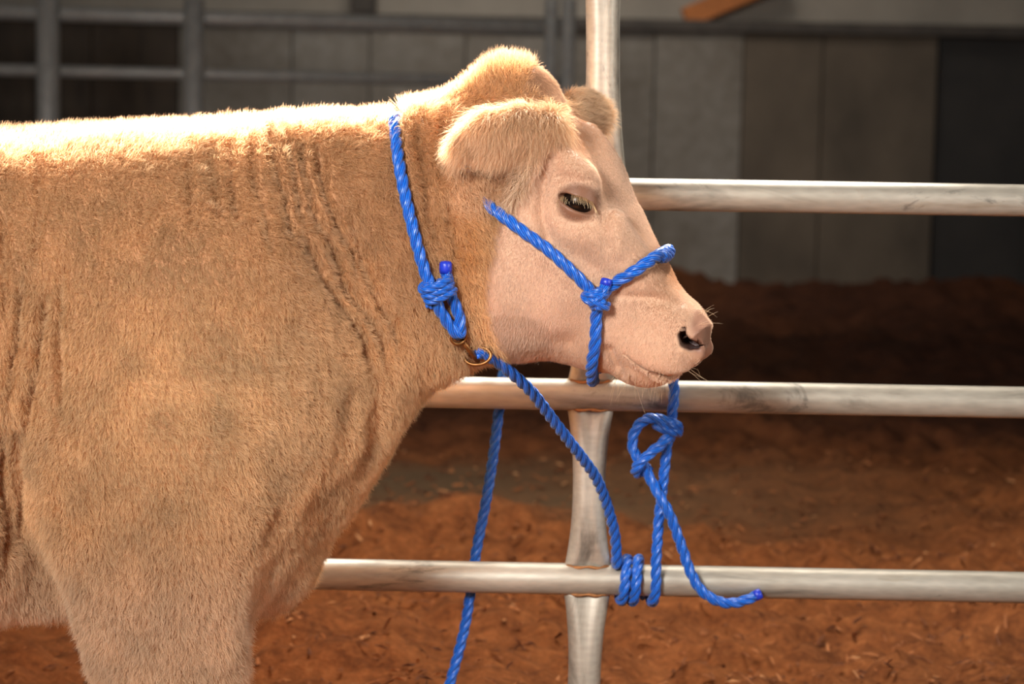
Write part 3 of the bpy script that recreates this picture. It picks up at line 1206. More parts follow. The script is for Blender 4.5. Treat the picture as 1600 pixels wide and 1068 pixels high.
def surf(px, py, y0=-.7):
    """first point of the hide on the sight line through a pixel, with its normal"""
    d_ = ray(px, py)
    d_ = d_ / np.linalg.norm(d_)
    p = CAM + d_ * ((y0 - CAM[1]) / d_[1])
    t = np.arange(0, 1.1, .004)
    q = p + t[:, None] * d_
    f = F(q)
    k = np.argmax(f < 0)
    if f[k] >= 0:
        k = int(np.argmin(f))
    a = q[max(k - 1, 0)]
    b = q[k]
    for _ in range(12):
        m_ = (a + b) / 2
        if F(m_[None])[0] < 0:
            b = m_
        else:
            a = m_
    g = grad(b[None])[0]
    return b, g / np.linalg.norm(g)


# hooves
def hoof(cx, cy):
    v, f = [], []
    prof = [(0.0, 1.0), (0.03, .97), (.055, .9), (.06, .8)]
    for s in (-1, 1):
        b = len(v)
        for z, k in prof:
            for j in range(14):
                a = 2 * math.pi * j / 14
                v.append((cx + .008 + .07 * k * math.cos(a) - z * .25, cy + s * .026 + .027 * k * math.sin(a), z))
        for i in range(len(prof) - 1):
            for j in range(14):
                f.append((b + i * 14 + j, b + i * 14 + (j + 1) % 14, b + (i + 1) * 14 + (j + 1) % 14, b + (i + 1) * 14 + j))
        f += [tuple(b + j for j in range(14))[::-1], tuple(b + (len(prof) - 1) * 14 + j for j in range(14))]
    return np.asarray(v) - SO, f


M_HOOF = m_plain('hoof_horn', lin(70, 56, 44), .5, 0, .3, 40, .2)
for cx, cy in ((_cx, -.155), (_cx - .07, .155), (-1.50, -.16), (-1.50, .16)):
    mesh_obj('hoof', *hoof(cx, cy), M_HOOF, steer)


# eyes
def sphere(c, r, nu=40, nv=28):
    v = [c + r * np.array([math.sin(math.pi * i / nv) * math.cos(2 * math.pi * j / nu), math.sin(math.pi * i / nv) * math.sin(2 * math.pi * j / nu), math.cos(math.pi * i / nv)])
         for i in range(nv + 1) for j in range(nu)]
    f = [(i * nu + j, (i + 1) * nu + j, (i + 1) * nu + (j + 1) % nu, i * nu + (j + 1) % nu) for i in range(nv) for j in range(nu)]
    return v, f


M_EYE = NT('dark_eye')
M_EYE.set(Base_Color=lin(18, 11, 8), Roughness=0.22, Specular_IOR_Level=0.22)
M_EYE.b.inputs['Coat Weight'].default_value = 0.0
M_EYE.b.inputs['Coat Roughness'].default_value = 0.03


def head_world(q):
    q = np.asarray(q)
    return HP * np.array([1, 1, 0]) + FW * q[0] + LT * q[1] + np.array([0, 0, q[2]])


EYES = []
for s in (1, -1):
    c = head_world(EYE_C * np.array([1, s, 1]))
    v, f = sphere(c, EYE_R)
    EYES.append(mesh_obj('eye', np.asarray(v) - SO, f, M_EYE.m, steer))
tag(EYES[0], 'dark glossy eye')
# ------------------------------------------------------------------ coat
NECK_ROPE_PX = [(616, 172), (618, 200), (624, 250), (632, 300), (643, 350), (655, 400), (666, 436), (680, 462), (700, 495), (712, 512)]
CHEEK_PX = [(788, 338), (820, 362), (855, 390), (890, 420), (918, 448)]
NOSE_PX = [(932, 456), (960, 442), (990, 423), (1015, 407), (1036, 396)]
CHIN_PX = [(930, 462), (933, 490), (931, 530), (928, 560), (927, 578)]


def m_coat(name, stops):
    t = NT(name)
    t.t.nodes.remove(t.b)
    out = [n_ for n_ in t.t.nodes if n_.type == 'OUTPUT_MATERIAL'][0]
    tint = t.n('ShaderNodeAttribute', attribute_name='tint').outputs['Color']
    hi = t.n('ShaderNodeHairInfo')
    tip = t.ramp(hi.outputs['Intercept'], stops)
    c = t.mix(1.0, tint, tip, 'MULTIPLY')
    dif = t.n('ShaderNodeBsdfDiffuse')
    tr = t.n('ShaderNodeBsdfTranslucent')
    gl = t.n('ShaderNodeBsdfHair', component='Reflection')
    gl.inputs['RoughnessU'].default_value = 0.35
    gl.inputs['RoughnessV'].default_value = 0.6
    gl.inputs['Color'].default_value = (0.9, 0.82, 0.7, 1)
    for nd in (dif, tr):
        t.l(c, nd.inputs['Color'])
    m1 = t.n('ShaderNodeMixShader')
    m1.inputs[0].default_value = 0.35
    t.l(dif.outputs[0], m1.inputs[1])
    t.l(tr.outputs[0], m1.inputs[2])
    m2 = t.n('ShaderNodeMixShader')
    m2.inputs[0].default_value = 0.08
    t.l(m1.outputs[0], m2.inputs[1])
    t.l(gl.outputs[0], m2.inputs[2])
    t.l(m2.outputs[0], out.inputs[0])
    return t.m


def unit(v):
    return v / np.maximum(np.linalg.norm(v, axis=-1, keepdims=True), 1e-9)


def hair_obj(name, pts, rad, tint, mat, parent, origin):
    """pts (n, k, 3), rad (n, k), tint (n, 3)"""
    n, k = pts.shape[:2]
    hc_ = bpy.data.hair_curves.new(name)
    hc_.add_curves([k] * n)
    hc_.points.foreach_set('position', (pts - origin).astype(np.float32).ravel())
    hc_.points.foreach_set('radius', rad.astype(np.float32).ravel())
    a = hc_.attributes.new('tint', 'FLOAT_COLOR', 'CURVE')
    a.data.foreach_set('color', np.c_[np.clip(tint, 0, 1), np.ones(n)].astype(np.float32).ravel())
    hc_.materials.append(mat)
    o = bpy.data.objects.new(name, hc_)
    return link(o, parent)


ROPE_LINES = [NECK_ROPE_PX, CHEEK_PX, NOSE_PX, CHIN_PX]


def near_line(x, y, line):
    pts = np.asarray(line, float)
    d = np.full(len(x), 1e9)
    for k in range(len(pts) - 1):
        a, ab = pts[k], pts[k + 1] - pts[k]
        t = np.clip(((x - a[0]) * ab[0] + (y - a[1]) * ab[1]) / (ab @ ab), 0, 1)
        d = np.minimum(d, np.hypot(x - a[0] - t * ab[0], y - a[1] - t * ab[1]))
    return d


_ex = np.array([.004, 0, 0])
GFX = fold_value(V + _ex, N)[0] - fold_value(V - _ex, N)[0]


def build_coat(total):
    tri = V[T]
    cr = np.cross(tri[:, 1] - tri[:, 0], tri[:, 2] - tri[:, 0])
    ar = np.linalg.norm(cr, axis=1) / 2
    cen = tri.mean(1)
    nf = unit(cr)
    view = unit(CAM - cen)
    facing = (nf * view).sum(1)
    face_t, ear_t = FACE[T].mean(1), EAR[T].mean(1)
    nose_t, eye_t = NOSE[T].mean(1), EYEM[T].mean(1)
    w = ar * (1 + 2.2 * face_t + 1.2 * ear_t)
    w *= np.where(facing > -.35, 1, .12) * np.interp(cen[:, 0], [-1.5, -.95], [.3, 1]) * np.where(cen[:, 2] < .2, .3, 1)
    w *= (1 - .97 * nose_t) * np.where(cen[:, 2] < .05, 0, 1)
    dE = np.linalg.norm(HD[T].mean(1) - EYE_C, axis=1)
    w *= np.where(dE < EYE_R + .0080, 0, 1)
    cdf = np.cumsum(w) / w.sum()
    k = np.searchsorted(cdf, rng.random(total))
    r1, r2 = rng.random(total), rng.random(total)
    s1 = np.sqrt(r1)
    b = np.stack([1 - s1, s1 * (1 - r2), s1 * r2], 1)
    tk = T[k]
    root = (V[tk] * b[:, :, None]).sum(1)
    n = unit((N[tk] * b[:, :, None]).sum(1))
    lerp = lambda a_: (a_[tk] * b).sum(1)
    fold, face, ear, nose, eye, gx = (lerp(a_) for a_ in (FOLD, FACE, EAR, NOSE, EYEM, GFX))
    x, y = px_of(root)
    hd = to_head(root)

    def g2(cx, cy, rx, ry):
        return np.exp(-((x - cx) / rx) ** 2 - ((y - cy) / ry) ** 2)
    near = root[:, 1] < .05
    isneck = soft(x, 560, 640) * (1 - face)
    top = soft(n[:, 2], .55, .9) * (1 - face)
    poll = (1 - face) * (1 - ear) * soft(-y, -190, -120) * soft(x, 690, 740) * (root[:, 0] > -.16)
    leg = soft(y, 800, 980) * soft(-x, -520, -420)
    jaw = face * soft(y, 470, 520) * soft(-x, -900, -800)
    # ---- length
    L = .019 + .004 * vnoise(root, 30, 3)
    L = L + .006 * leg + .004 * isneck + .006 * top
    L = L * (1 - .68 * fold)
    L = L + (.026 - L) * poll
    Lf = .0058 + .010 * jaw + .003 * soft(-x, -800, -740)
    brow = face * soft(-y, -290, -200)
    Lf = Lf + .006 * soft(-y, -170, -150) * face
    Lf = Lf + .002 * brow * soft(-x, -900, -840)
    L = L + (Lf - L) * face
    Le = np.where(hd[:, 1] < 0, .036, .024) * (1 + .4 * vnoise(root, 50, 8))
    L = L + (Le - L) * ear
    temple = (1 - face) * (root[:, 0] > -.16) * soft(x, 685, 720) * soft(y, 170, 200) * soft(-y, -345, -315) * near
    L = L + (.024 - L) * temple * (1 - ear)
    edge = np.interp(y, _fx[:, 0], _fx[:, 1])
    wisp = near * np.exp(-((x - edge + 12) / 13) ** 2) * soft(y, 165, 185) * soft(-y, -335, -300) * (root[:, 0] > -.1)
    L = L + (.046 - L) * np.clip(wisp, 0, 1) * (rng.random(total) < .7)
    fringe = near * np.exp(-((x - edge + 12) / 14) ** 2) * soft(y, 330, 370) * (root[:, 0] > -.16)
    L = L + (.023 - L) * np.clip(fringe, 0, 1)
    L = L * (1 - .75 * nose) * (1 - .45 * eye * face)
    # the fur thins out against the cheek behind the jaw edge
    edge = np.interp(y, _fx[:, 0], _fx[:, 1])
    L = np.where((face > .05) & (face < .95) & (ear < .3), np.maximum(L, .009), L)
    L = L * rng.uniform(.7, 1.12, total)
    # ---- combing direction
    C = np.tile(np.array([.32, -.05, -1.0]), (total, 1))
    sw = vnoise(root, 7, 91)
    C[:, 0] += .45 * sw + .35 * g2(330, 560, 160, 160)
    C = mixc(C, [.1, 0, -1.0], leg)
    C = mixc(C, [.25, -.25, .6], top * .9)
    C = mixc(C, [.05, -.15, 1.0], poll)
    C = C + face[:, None] * (np.array([-.25, 0, -1.0]) - C)
    C = C + ear[:, None] * (np.where((hd[:, 1] < 0)[:, None], np.array([-.75, -.2, -.75]), np.array([.5, .1, .55])) - C)
    C = mixc(C, [-.12, -.25, -1.0], np.clip(wisp + temple * .6, 0, 1) * (1 - ear))
    C = mixc(C, [.6, -.2, -.8], np.clip(fringe, 0, 1) * .7)
    C[:, 0] -= np.clip(gx * 4, -1.6, 1.6) * (1 - face)
    C = C - n * (C * n).sum(1, keepdims=True)
    C = unit(C)
    lift = .62 + 0 * L
    lift = lift + (.85 - lift) * np.maximum(top, poll)
    lift = lift + (.30 - lift) * face
    lift = lift + (.45 - lift) * ear
    # clumping: tips lean to the middle of a small cell
    cell = np.where(face > .5, .005, np.where(ear > .4, .012, .0105))[:, None]
    ci = np.floor(root / cell + .35 * np.stack([vnoise(root, 70, 5), vnoise(root, 70, 6), vnoise(root, 70, 7)], 1))
    hsh = np.sin(ci @ np.array([12.9898, 78.233, 37.719])) * 43758.5453
    hsh = hsh - np.floor(hsh)
    h2 = np.sin(ci @ np.array([39.346, 11.135, 83.155])) * 24634.6345
    h2 = h2 - np.floor(h2)
    pull = (ci + .5) * cell - root
    pull = pull - n * (pull * n).sum(1, keepdims=True)
    tan2 = np.cross(n, C)
    jit = rng.normal(0, 1, (total, 3))
    jit = jit * np.where(face > .5, .2, np.where(ear + poll > .4, .40, .28))[:, None]
    cl_dir = (h2 - .5)[:, None] * tan2 * .9 + (hsh - .5)[:, None] * C * .7
    cl_dir *= (1 - .95 * face)[:, None]
    d0 = unit(n * lift[:, None] + C * (1 - lift)[:, None] + jit * .6)
    d1 = unit(n * (lift * .55)[:, None] + C * (1.1 - lift * .6)[:, None] + cl_dir + jit)
    kk = 5
    tt = np.linspace(0, 1, kk)[None, :, None]
    pts = root[:, None] - n[:, None] * .0008 + L[:, None, None] * (tt * d0[:, None] + tt * tt * .5 * (d1 - d0)[:, None]) \
        + (pull * np.where(face > .5, .0, .72)[:, None])[:, None] * tt * tt
    # long droop on the ear fringe
    pts[:, :, 2] -= (ear * L * .35)[:, None] * (tt[:, :, 0] ** 2)
    # ---- colour
    A = lambda r_, g_, b_: np.array(lin(r_, g_, b_))
    tint = np.tile(A(221, 179, 129), (total, 1))
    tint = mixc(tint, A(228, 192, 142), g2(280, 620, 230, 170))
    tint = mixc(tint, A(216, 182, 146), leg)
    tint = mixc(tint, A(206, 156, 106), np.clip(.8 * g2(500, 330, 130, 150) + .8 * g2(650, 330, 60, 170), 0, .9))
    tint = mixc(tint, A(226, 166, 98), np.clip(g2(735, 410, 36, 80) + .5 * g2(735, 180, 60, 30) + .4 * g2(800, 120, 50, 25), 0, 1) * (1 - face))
    tint = mixc(tint, A(232, 192, 150), temple)
    tint = mixc(tint, A(246, 222, 192), np.clip(wisp * 1.3, 0, 1) * .9)
    tint = mixc(tint, A(234, 188, 132), np.clip(fringe, 0, 1))
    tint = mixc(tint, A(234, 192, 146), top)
    tint = mixc(tint, A(224, 191, 164), face)
    tint = mixc(tint, A(208, 174, 154), face * np.clip(g2(850, 440, 75, 70), 0, 1) * .7)
    tint = mixc(tint, A(192, 144, 106), face * np.clip(g2(1040, 420, 36, 70) + g2(905, 205, 45, 50) + g2(840, 130, 50, 35), 0, 1) * .9)
    tint = mixc(tint, A(168, 122, 92), face * g2(895, 275, 28, 16) * .6)
    tint = mixc(tint, A(132, 92, 68), face * np.clip(1.2 * np.exp(-((np.linalg.norm(hd - EYE_C, axis=1) - EYE_R - .006) / .007) ** 2), 0, 1) * .75)
    tint = mixc(tint, A(234, 196, 154), ear)
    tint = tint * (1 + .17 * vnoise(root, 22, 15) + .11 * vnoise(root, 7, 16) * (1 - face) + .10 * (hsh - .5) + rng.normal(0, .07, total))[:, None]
    dark = rng.random(total) < .05
    tint[dark] *= .7
    # ---- keep the ropes clear
    keep = np.ones(total, bool)
    for ln, wd in (([(706, 508), (718, 524), (744, 553)], 7), (NECK_ROPE_PX, 9.5), (CHEEK_PX, 9), (NOSE_PX, 9), (CHIN_PX, 9)):
        keep &= ~((near_line(x, y, ln) < wd) & near & (n[:, 1] < .5))
    nb = capsule(np.c_[hd[:, 0], hd[:, 2]], [a[[0, 2]] for a in NOSTRIL], [.003, .006, .0085, .0078, .004])
    keep &= ~((nb < .0045) & (root[:, 0] > .1) & (np.abs(hd[:, 1]) > .010))
    keep &= L > .0012
    rad0 = np.where(face > .5, .00019, np.where(ear > .4, .00018, .00021))
    rad0 = rad0 * np.interp(root[:, 0], [-1.5, -.95], [2.0, 1.0])
    rad = rad0[:, None] * np.array([1, .95, .8, .55, .15])[None]
    keep &= nose < .6
    fc = keep & (face > .5) & (jaw < .35)
    ct = keep & ~fc
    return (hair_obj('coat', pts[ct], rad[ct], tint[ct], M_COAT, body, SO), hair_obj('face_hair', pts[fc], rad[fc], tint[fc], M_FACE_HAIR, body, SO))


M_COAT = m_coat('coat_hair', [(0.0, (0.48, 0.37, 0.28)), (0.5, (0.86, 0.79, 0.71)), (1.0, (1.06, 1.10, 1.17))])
M_FACE_HAIR = m_coat('face_hair', [(0.0, (0.86, 0.84, 0.82)), (1.0, (1.08, 1.08, 1.08))])
if HAIR:
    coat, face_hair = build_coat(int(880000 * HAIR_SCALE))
    tag(coat, 'dense pale tan coat hair', kind='stuff')
    tag(face_hair, 'short clipped pinkish tan face hair', kind='stuff')


# eyelashes over the near eye and whiskers round the muzzle
def strands(name, roots, dirs, ends, lens, radius, col, mat, parent, k=6):
    roots, dirs, ends, lens = (np.asarray(q, float) for q in (roots, dirs, ends, lens))
    tt = np.linspace(0, 1, k)[None, :, None]
    d0, d1 = unit(dirs), unit(ends)
    pts = roots[:, None] + lens[:, None, None] * (tt * d0[:, None] + tt * tt * .5 * (d1 - d0)[:, None])
    rad = np.full((len(roots), 1), radius) * np.linspace(1, .2, k)[None]
    return hair_obj(name, pts, rad, np.tile(np.array(lin(*col)), (len(roots), 1)), mat, parent, SO)


lr, ld, le, ll = [], [], [], []
_la = np.array([(873, 311), (881, 308), (892, 306), (904, 307), (916, 311), (925, 317), (931, 325)], float)
for t in np.linspace(0, 1, 64):
    k = t * (len(_la) - 1)
    a_ = _la[int(min(k, len(_la) - 2))]
    b_ = _la[int(min(k, len(_la) - 2)) + 1]
    c_ = a_ + (b_ - a_) * (k - int(min(k, len(_la) - 2)))
    r_, n_ = surf(c_[0] + rng.normal(0, .7), c_[1] - 2.0 + rng.normal(0, .6))
    h_ = to_head(r_[None])[0]
    h_[1] = -max(.102, -h_[1])
    for s in (1, -1):
        lr.append(head_world(h_ * np.array([1, s, 1])))
        o_ = np.array([.1 + .5 * (t - .4), -s * .8, -.5 + rng.normal(0, .12)])
        e_ = np.array([.15 + .6 * (t - .45) + rng.normal(0, .1), -s * .2, -1.0])
        ld.append(FW * o_[0] + LT * o_[1] + np.array([0, 0, o_[2]]))
        le.append(FW * e_[0] + LT * e_[1] + np.array([0, 0, e_[2]]))
        ll.append(rng.uniform(.014, .022))
lash = strands('eyelashes', lr, ld, le, ll, .00036, (226, 196, 150), M_COAT, EYES[0])
tag(lash, 'pale drooping eyelashes', kind='stuff')

wr, wd_, we, wl = [], [], [], []
for (cx, cy, rx, ry, num, dr, ln) in ((1005, 592, 42, 10, 26, (-.15, -.25, -1), .045), (1085, 580, 14, 6, 12, (.8, -.1, -.45), .035), (1098, 495, 8, 14, 9, (.9, -.2, .42), .032),
                                      (1050, 560, 40, 22, 26, (.1, -.6, -.6), .014), (975, 585, 12, 8, 10, (-.6, -.3, -.8), .04)):
    for _ in range(num):
        p_, n_ = surf(cx + rng.uniform(-rx, rx), cy + rng.uniform(-ry, ry))
        if abs(F(p_[None])[0]) > .002:
            continue
        d_ = np.array(dr) + rng.normal(0, .28, 3)
        wr.append(p_); wd_.append(unit(n_ * .6 + unit(d_))); we.append(unit(d_ + np.array([0, 0, -.2]))); wl.append(ln * rng.uniform(.5, 1.25))
wh = strands('whiskers', wr, wd_, we, wl, .00022, (236, 206, 168), M_COAT, body)
tag(wh, 'thin pale whiskers round the muzzle', kind='stuff')
# ------------------------------------------------------------------ ropes
ROPE_R = 0.0102


def m_rope():
    t = NT('blue_rope')
    uv = t.n('ShaderNodeUVMap', uv_map='rope')
    sep = t.n('ShaderNodeSeparateXYZ')
    t.l(uv.outputs[0], sep.inputs[0])
    m = t.n('ShaderNodeMath', operation='MULTIPLY_ADD')
    t.l(sep.outputs[0], m.inputs[0])
    m.inputs[1].default_value = 9.0
    t.l(sep.outputs[1], m.inputs[2])
    s = t.n('ShaderNodeMath', operation='MULTIPLY')
    t.l(m.outputs[0], s.inputs[0])
    s.inputs[1].default_value = 2 * math.pi
    w = t.n('ShaderNodeMath', operation='SINE')
    t.l(s.outputs[0], w.inputs[0])
    mr = t.n('ShaderNodeMapRange')
    t.l(w.outputs[0], mr.inputs[0])
    mr.inputs[1].default_value = -1.0
    n = t.noise(220, 3, .6)
    c = t.ramp(mr.outputs[0], [(0.0, lin(0, 48, 128)), (0.5, lin(0, 86, 184)), (1.0, lin(8, 118, 216))])
    c = t.mix(0.35, c, t.ramp(n, [(0.4, lin(0, 56, 150)), (0.66, lin(0, 96, 200)), (0.78, lin(110, 200, 250))]))  # pale blue specks paint glints into the strand colour
    t.set(Base_Color=c, Roughness=0.32, Specular_IOR_Level=0.5)
    t.b.inputs['Sheen Weight'].default_value = 0.15
    t.bump(w.outputs[0], 0.5, 0.0006)
    return t.m


M_ROPE = m_rope()
M_ROPE_END = m_plain('melted_rope_end', lin(26, 52, 176), .35, 0, .2, 200, .1)
M_BRONZE = m_plain('bronze_snap', lin(134, 92, 52), .42, .85, .3, 90, .1)


def rope_mesh(pts, R=ROPE_R, lay=None, seg=9):
    """three laid strands twisted along a path"""
    lay = lay or R * 7.0
    L0 = catmull(pts, 8)[1]
    n = max(12, int(L0 / (R * .22)))
    c, L = catmull(pts, n)
    tg = np.gradient(c, axis=0)
    tg = unit(tg)
    a = np.zeros_like(c)
    a0 = np.cross(tg[0], [0.13, 1.0, 0.21])
    a[0] = a0 / np.linalg.norm(a0)
    for i in range(1, n):
        v = a[i - 1] - tg[i] * (a[i - 1] @ tg[i])
        a[i] = v / np.linalg.norm(v)
    b = np.cross(tg, a)
    s = np.linspace(0, L, n)
    v, f, uvs = [], [], []
    rs, ro = R * .57, R * .46
    th = 2 * math.pi * s / lay
    k = np.arange(seg) * 2 * math.pi / seg
    for st in range(3):
        base = len(v) and sum(len(q) for q in v)
        an = th + st * 2 * math.pi / 3
        ctr = c + ro * (np.cos(an)[:, None] * a + np.sin(an)[:, None] * b)
        e1 = np.cos(an)[:, None] * a + np.sin(an)[:, None] * b
        tt = unit(np.gradient(ctr, axis=0))
        e1 = unit(e1 - tt * (e1 * tt).sum(1, keepdims=True))
        e2 = np.cross(tt, e1)
        taper = np.ones(n)
        ring = ctr[:, None] + rs * taper[:, None, None] * (np.cos(k)[None, :, None] * e1[:, None] + np.sin(k)[None, :, None] * e2[:, None])
        v.append(ring.reshape(-1, 3))
        for i in range(n - 1):
            for j in range(seg):
                j2 = (j + 1) % seg
                f.append((base + i * seg + j, base + i * seg + j2, base + (i + 1) * seg + j2, base + (i + 1) * seg + j))
                u0, u1 = j / seg, (j + 1) / seg
                w0, w1 = s[i] / lay * 5, s[i + 1] / lay * 5
                uvs += [u0, w0, u1, w0, u1, w1, u0, w1]
        f.append(tuple(base + j for j in range(seg))[::-1])
        f.append(tuple(base + (n - 1) * seg + j for j in range(seg)))
        uvs += [0, 0] * (2 * seg)
    return np.vstack(v), f, uvs


def rope(name, pts, parent, R=ROPE_R, mat=None, lay=None):
    v, f, uvs = rope_mesh(pts, R, lay)
    o = mesh_obj(name, v - np.array(parent.location), f, mat or M_ROPE, parent)
    u = o.data.uv_layers.new(name='rope')
    u.data.foreach_set('uv', np.asarray(uvs, np.float32))
    return o


def rope_cap(name, p, d_, parent, R=ROPE_R * 1.02, ln=.016, mat=None):
    """melted, rounded end of a rope"""
    d_ = np.asarray(d_, float) / np.linalg.norm(d_)
    a = unit(np.cross(d_, [.3, 1, .2]))
    b = np.cross(d_, a)
    v, f = [], []
    prof = [(-.2, .98), (.3, 1.0), (.75, .97), (.93, .8), (1.0, .35)]
    sg = 14
    for t, r in prof:
        for k in range(sg):
            w = 2 * math.pi * k / sg
            v.append(p + d_ * ln * t + R * r * (a * math.cos(w) + b * math.sin(w)))
    for i in range(len(prof) - 1):
        for k in range(sg):
            f.append((i * sg + k, i * sg + (k + 1) % sg, (i + 1) * sg + (k + 1) % sg, (i + 1) * sg + k))
    f += [tuple(range(sg))[::-1], tuple((len(prof) - 1) * sg + k for k in range(sg))]
    return mesh_obj(name, np.asarray(v) - np.array(parent.location), f, mat or M_ROPE_END, parent)


def on_hide(px, py, off):
    p, n = surf(px, py)
    return p + n * off


def ring_mesh(c, ax1, ax2, r1, r2, r, a0=0, a1=2 * math.pi, n=40, seg=10):
    closed = abs(a1 - a0 - 2 * math.pi) < 1e-6
    ax1, ax2 = unit(np.asarray(ax1, float)), np.asarray(ax2, float)
    ax2 = unit(ax2 - ax1 * (ax1 @ ax2))
    nn = np.cross(ax1, ax2)
    v, f = [], []
    for i in range(n + (0 if closed else 1)):
        t = a0 + (a1 - a0) * i / n
        out = ax1 * math.cos(t) * r1 + ax2 * math.sin(t) * r2
        tg = unit(-ax1 * math.sin(t) * r1 + ax2 * math.cos(t) * r2)
        e = np.cross(tg, nn)
        for k in range(seg):
            w = 2 * math.pi * k / seg
            v.append(c + out + r * (e * math.cos(w) + nn * math.sin(w)))
    m_ = n if closed else n + 1
    for i in range(n):
        j = (i + 1) % m_
        for k in range(seg):
            f.append((i * seg + k, j * seg + k, j * seg + (k + 1) % seg, i * seg + (k + 1) % seg))
    return np.asarray(v), f


PXM = 4.0 / FPX                      # metres per pixel at the animal's mid plane

# ---- neck rope with a barrel knot and a bronze snap
near = [on_hide(px, py, o_) for (px, py), o_ in zip(NECK_ROPE_PX[1:7], (.004, .009, .013, .015, .015, .015))]
nk0 = near[0]
topz = P(617, 176, 0)
mir = lambda q: np.array([q[0], -q[1], q[2]])
neck_o = empty('neck_rope', tuple(topz * np.array([1, 1, 0]) + np.array([0, 0, topz[2]])))
tag(neck_o, 'blue twisted rope looped around the neck with barrel knot and bronze snap', 'rope')
knot_p, knot_n = surf(680, 449)
K0 = knot_p + knot_n * (ROPE_R + .010)
far = [mir(q) for q in near]
throat = [P(688, 520, .075), P(705, 545, .03)]
eye_end = on_hide(711, 511, ROPE_R + .008)
path = [eye_end + np.array([.004, .012, .0]), P(706, 545, -.02)] + throat[::-1] + far[::-1] + [mir(nk0 + np.array([-.001, 0, .012])) * np.array([1, .7, 1]), P(617, 187, 0),
        (nk0 + np.array([-.001, 0, .012])) * np.array([1, .7, 1])] + near + [K0 + np.array([-.006, 0, 0])]
rope('neck_loop', path, neck_o)
dn = unit(on_hide(712, 512, .014) - K0)                       # direction of the doubled part
sd = unit(np.cross(dn, knot_n))
if sd[0] > 0:
    sd = -sd
e2 = on_hide(710, 508, ROPE_R + .010)
dbl = [K0 + sd * .009 - dn * .02, on_hide(690, 473, ROPE_R + .006) + sd * .009, on_hide(703, 495, ROPE_R + .006) + sd * .008, e2 + sd * .005, e2 + dn * .008,
       e2 - sd * .006 - knot_n * .003, on_hide(706, 490, ROPE_R + .002) - sd * .009, on_hide(694, 466, ROPE_R + .002) - sd * .011, on_hide(692, 440, ROPE_R + .004) - sd * .006,
       on_hide(694, 421, ROPE_R + .004)]
rope('snap_eye', dbl, neck_o, ROPE_R * .98)
rope_cap('rope_end', dbl[-1], np.array([0, -.1, 1.0]), neck_o)
kn = []
ax_k = dn
for i in range(72):
    t = i / 71
    a = 2 * math.pi * 3.2 * t - 1.2
    kn.append(K0 + ax_k * (-.016 + .034 * t) + (sd * math.cos(a) * .0225 + knot_n * math.sin(a) * .0155))
rope('barrel_knot', kn, neck_o, ROPE_R * .72)
# snap: swivel eye, shank, ring
S0, S1 = on_hide(711, 516, .020), on_hide(741, 549, .020)
v, f = ring_mesh(S0 + dn * .002, dn, sd, .012, .013, .0028)
snap = mesh_obj('snap', v - np.array(neck_o.location), f, M_BRONZE, neck_o)
tag(snap, 'bronze snap hook')
sh = unit(S1 - S0)
v, f = tube(S0 + sh * .012, S1, .0042, 12)
mesh_obj('shank', np.asarray(v) - np.array(neck_o.location), f, M_BRONZE, snap)
RC = P(746, 556, S1[1] - .006)
v, f = ring_mesh(RC, [1, -.25, .12], [0.1, .2, .7], .0225, .0145, .0030)
ring = mesh_obj('ring', v - np.array(neck_o.location), f, M_BRONZE, snap)

# ---- halter
halter = empty('halter', tuple(on_hide(930, 456, .01)))
tag(halter, 'bright blue rope halter knotted on the cheek and round the muzzle', 'halter')
HOFF = ROPE_R + .0015
knp, knn = surf(930, 457)
KC = knp + knn * (ROPE_R + .012)
cheek = [head_pt(712, 170, .0), on_hide(716, 195, -.006), on_hide(724, 235, -.022), on_hide(738, 280, -.026), on_hide(760, 316, -.004)] + [on_hide(px, py, HOFF) for px, py in CHEEK_PX] + [KC + np.array([-.004, 0, 0])]
cheek[0] = P(710, 172, .0)
rope('cheek_rope', cheek, halter)
nose_near = [on_hide(px, py, HOFF) for px, py in NOSE_PX[1:]]
b0 = nose_near[-1]
bh = to_head(b0[None])[0]
def over_nose(s_, lat, off):
    """top of the nose at a distance along the head and a lateral offset"""
    u_ = np.linspace(-.02, .2, 120)
    pl = _A0[None] + AXD[None] * s_ + AXN[None] * u_[:, None]
    w_ = np.array([head_world([a[0], lat, a[1]]) for a in pl])
    k_ = np.where(F(w_) < 0)[0]
    k_ = k_[-1] if len(k_) else 0
    g_ = grad(w_[k_][None])[0]
    return w_[k_] + g_ / np.linalg.norm(g_) * off


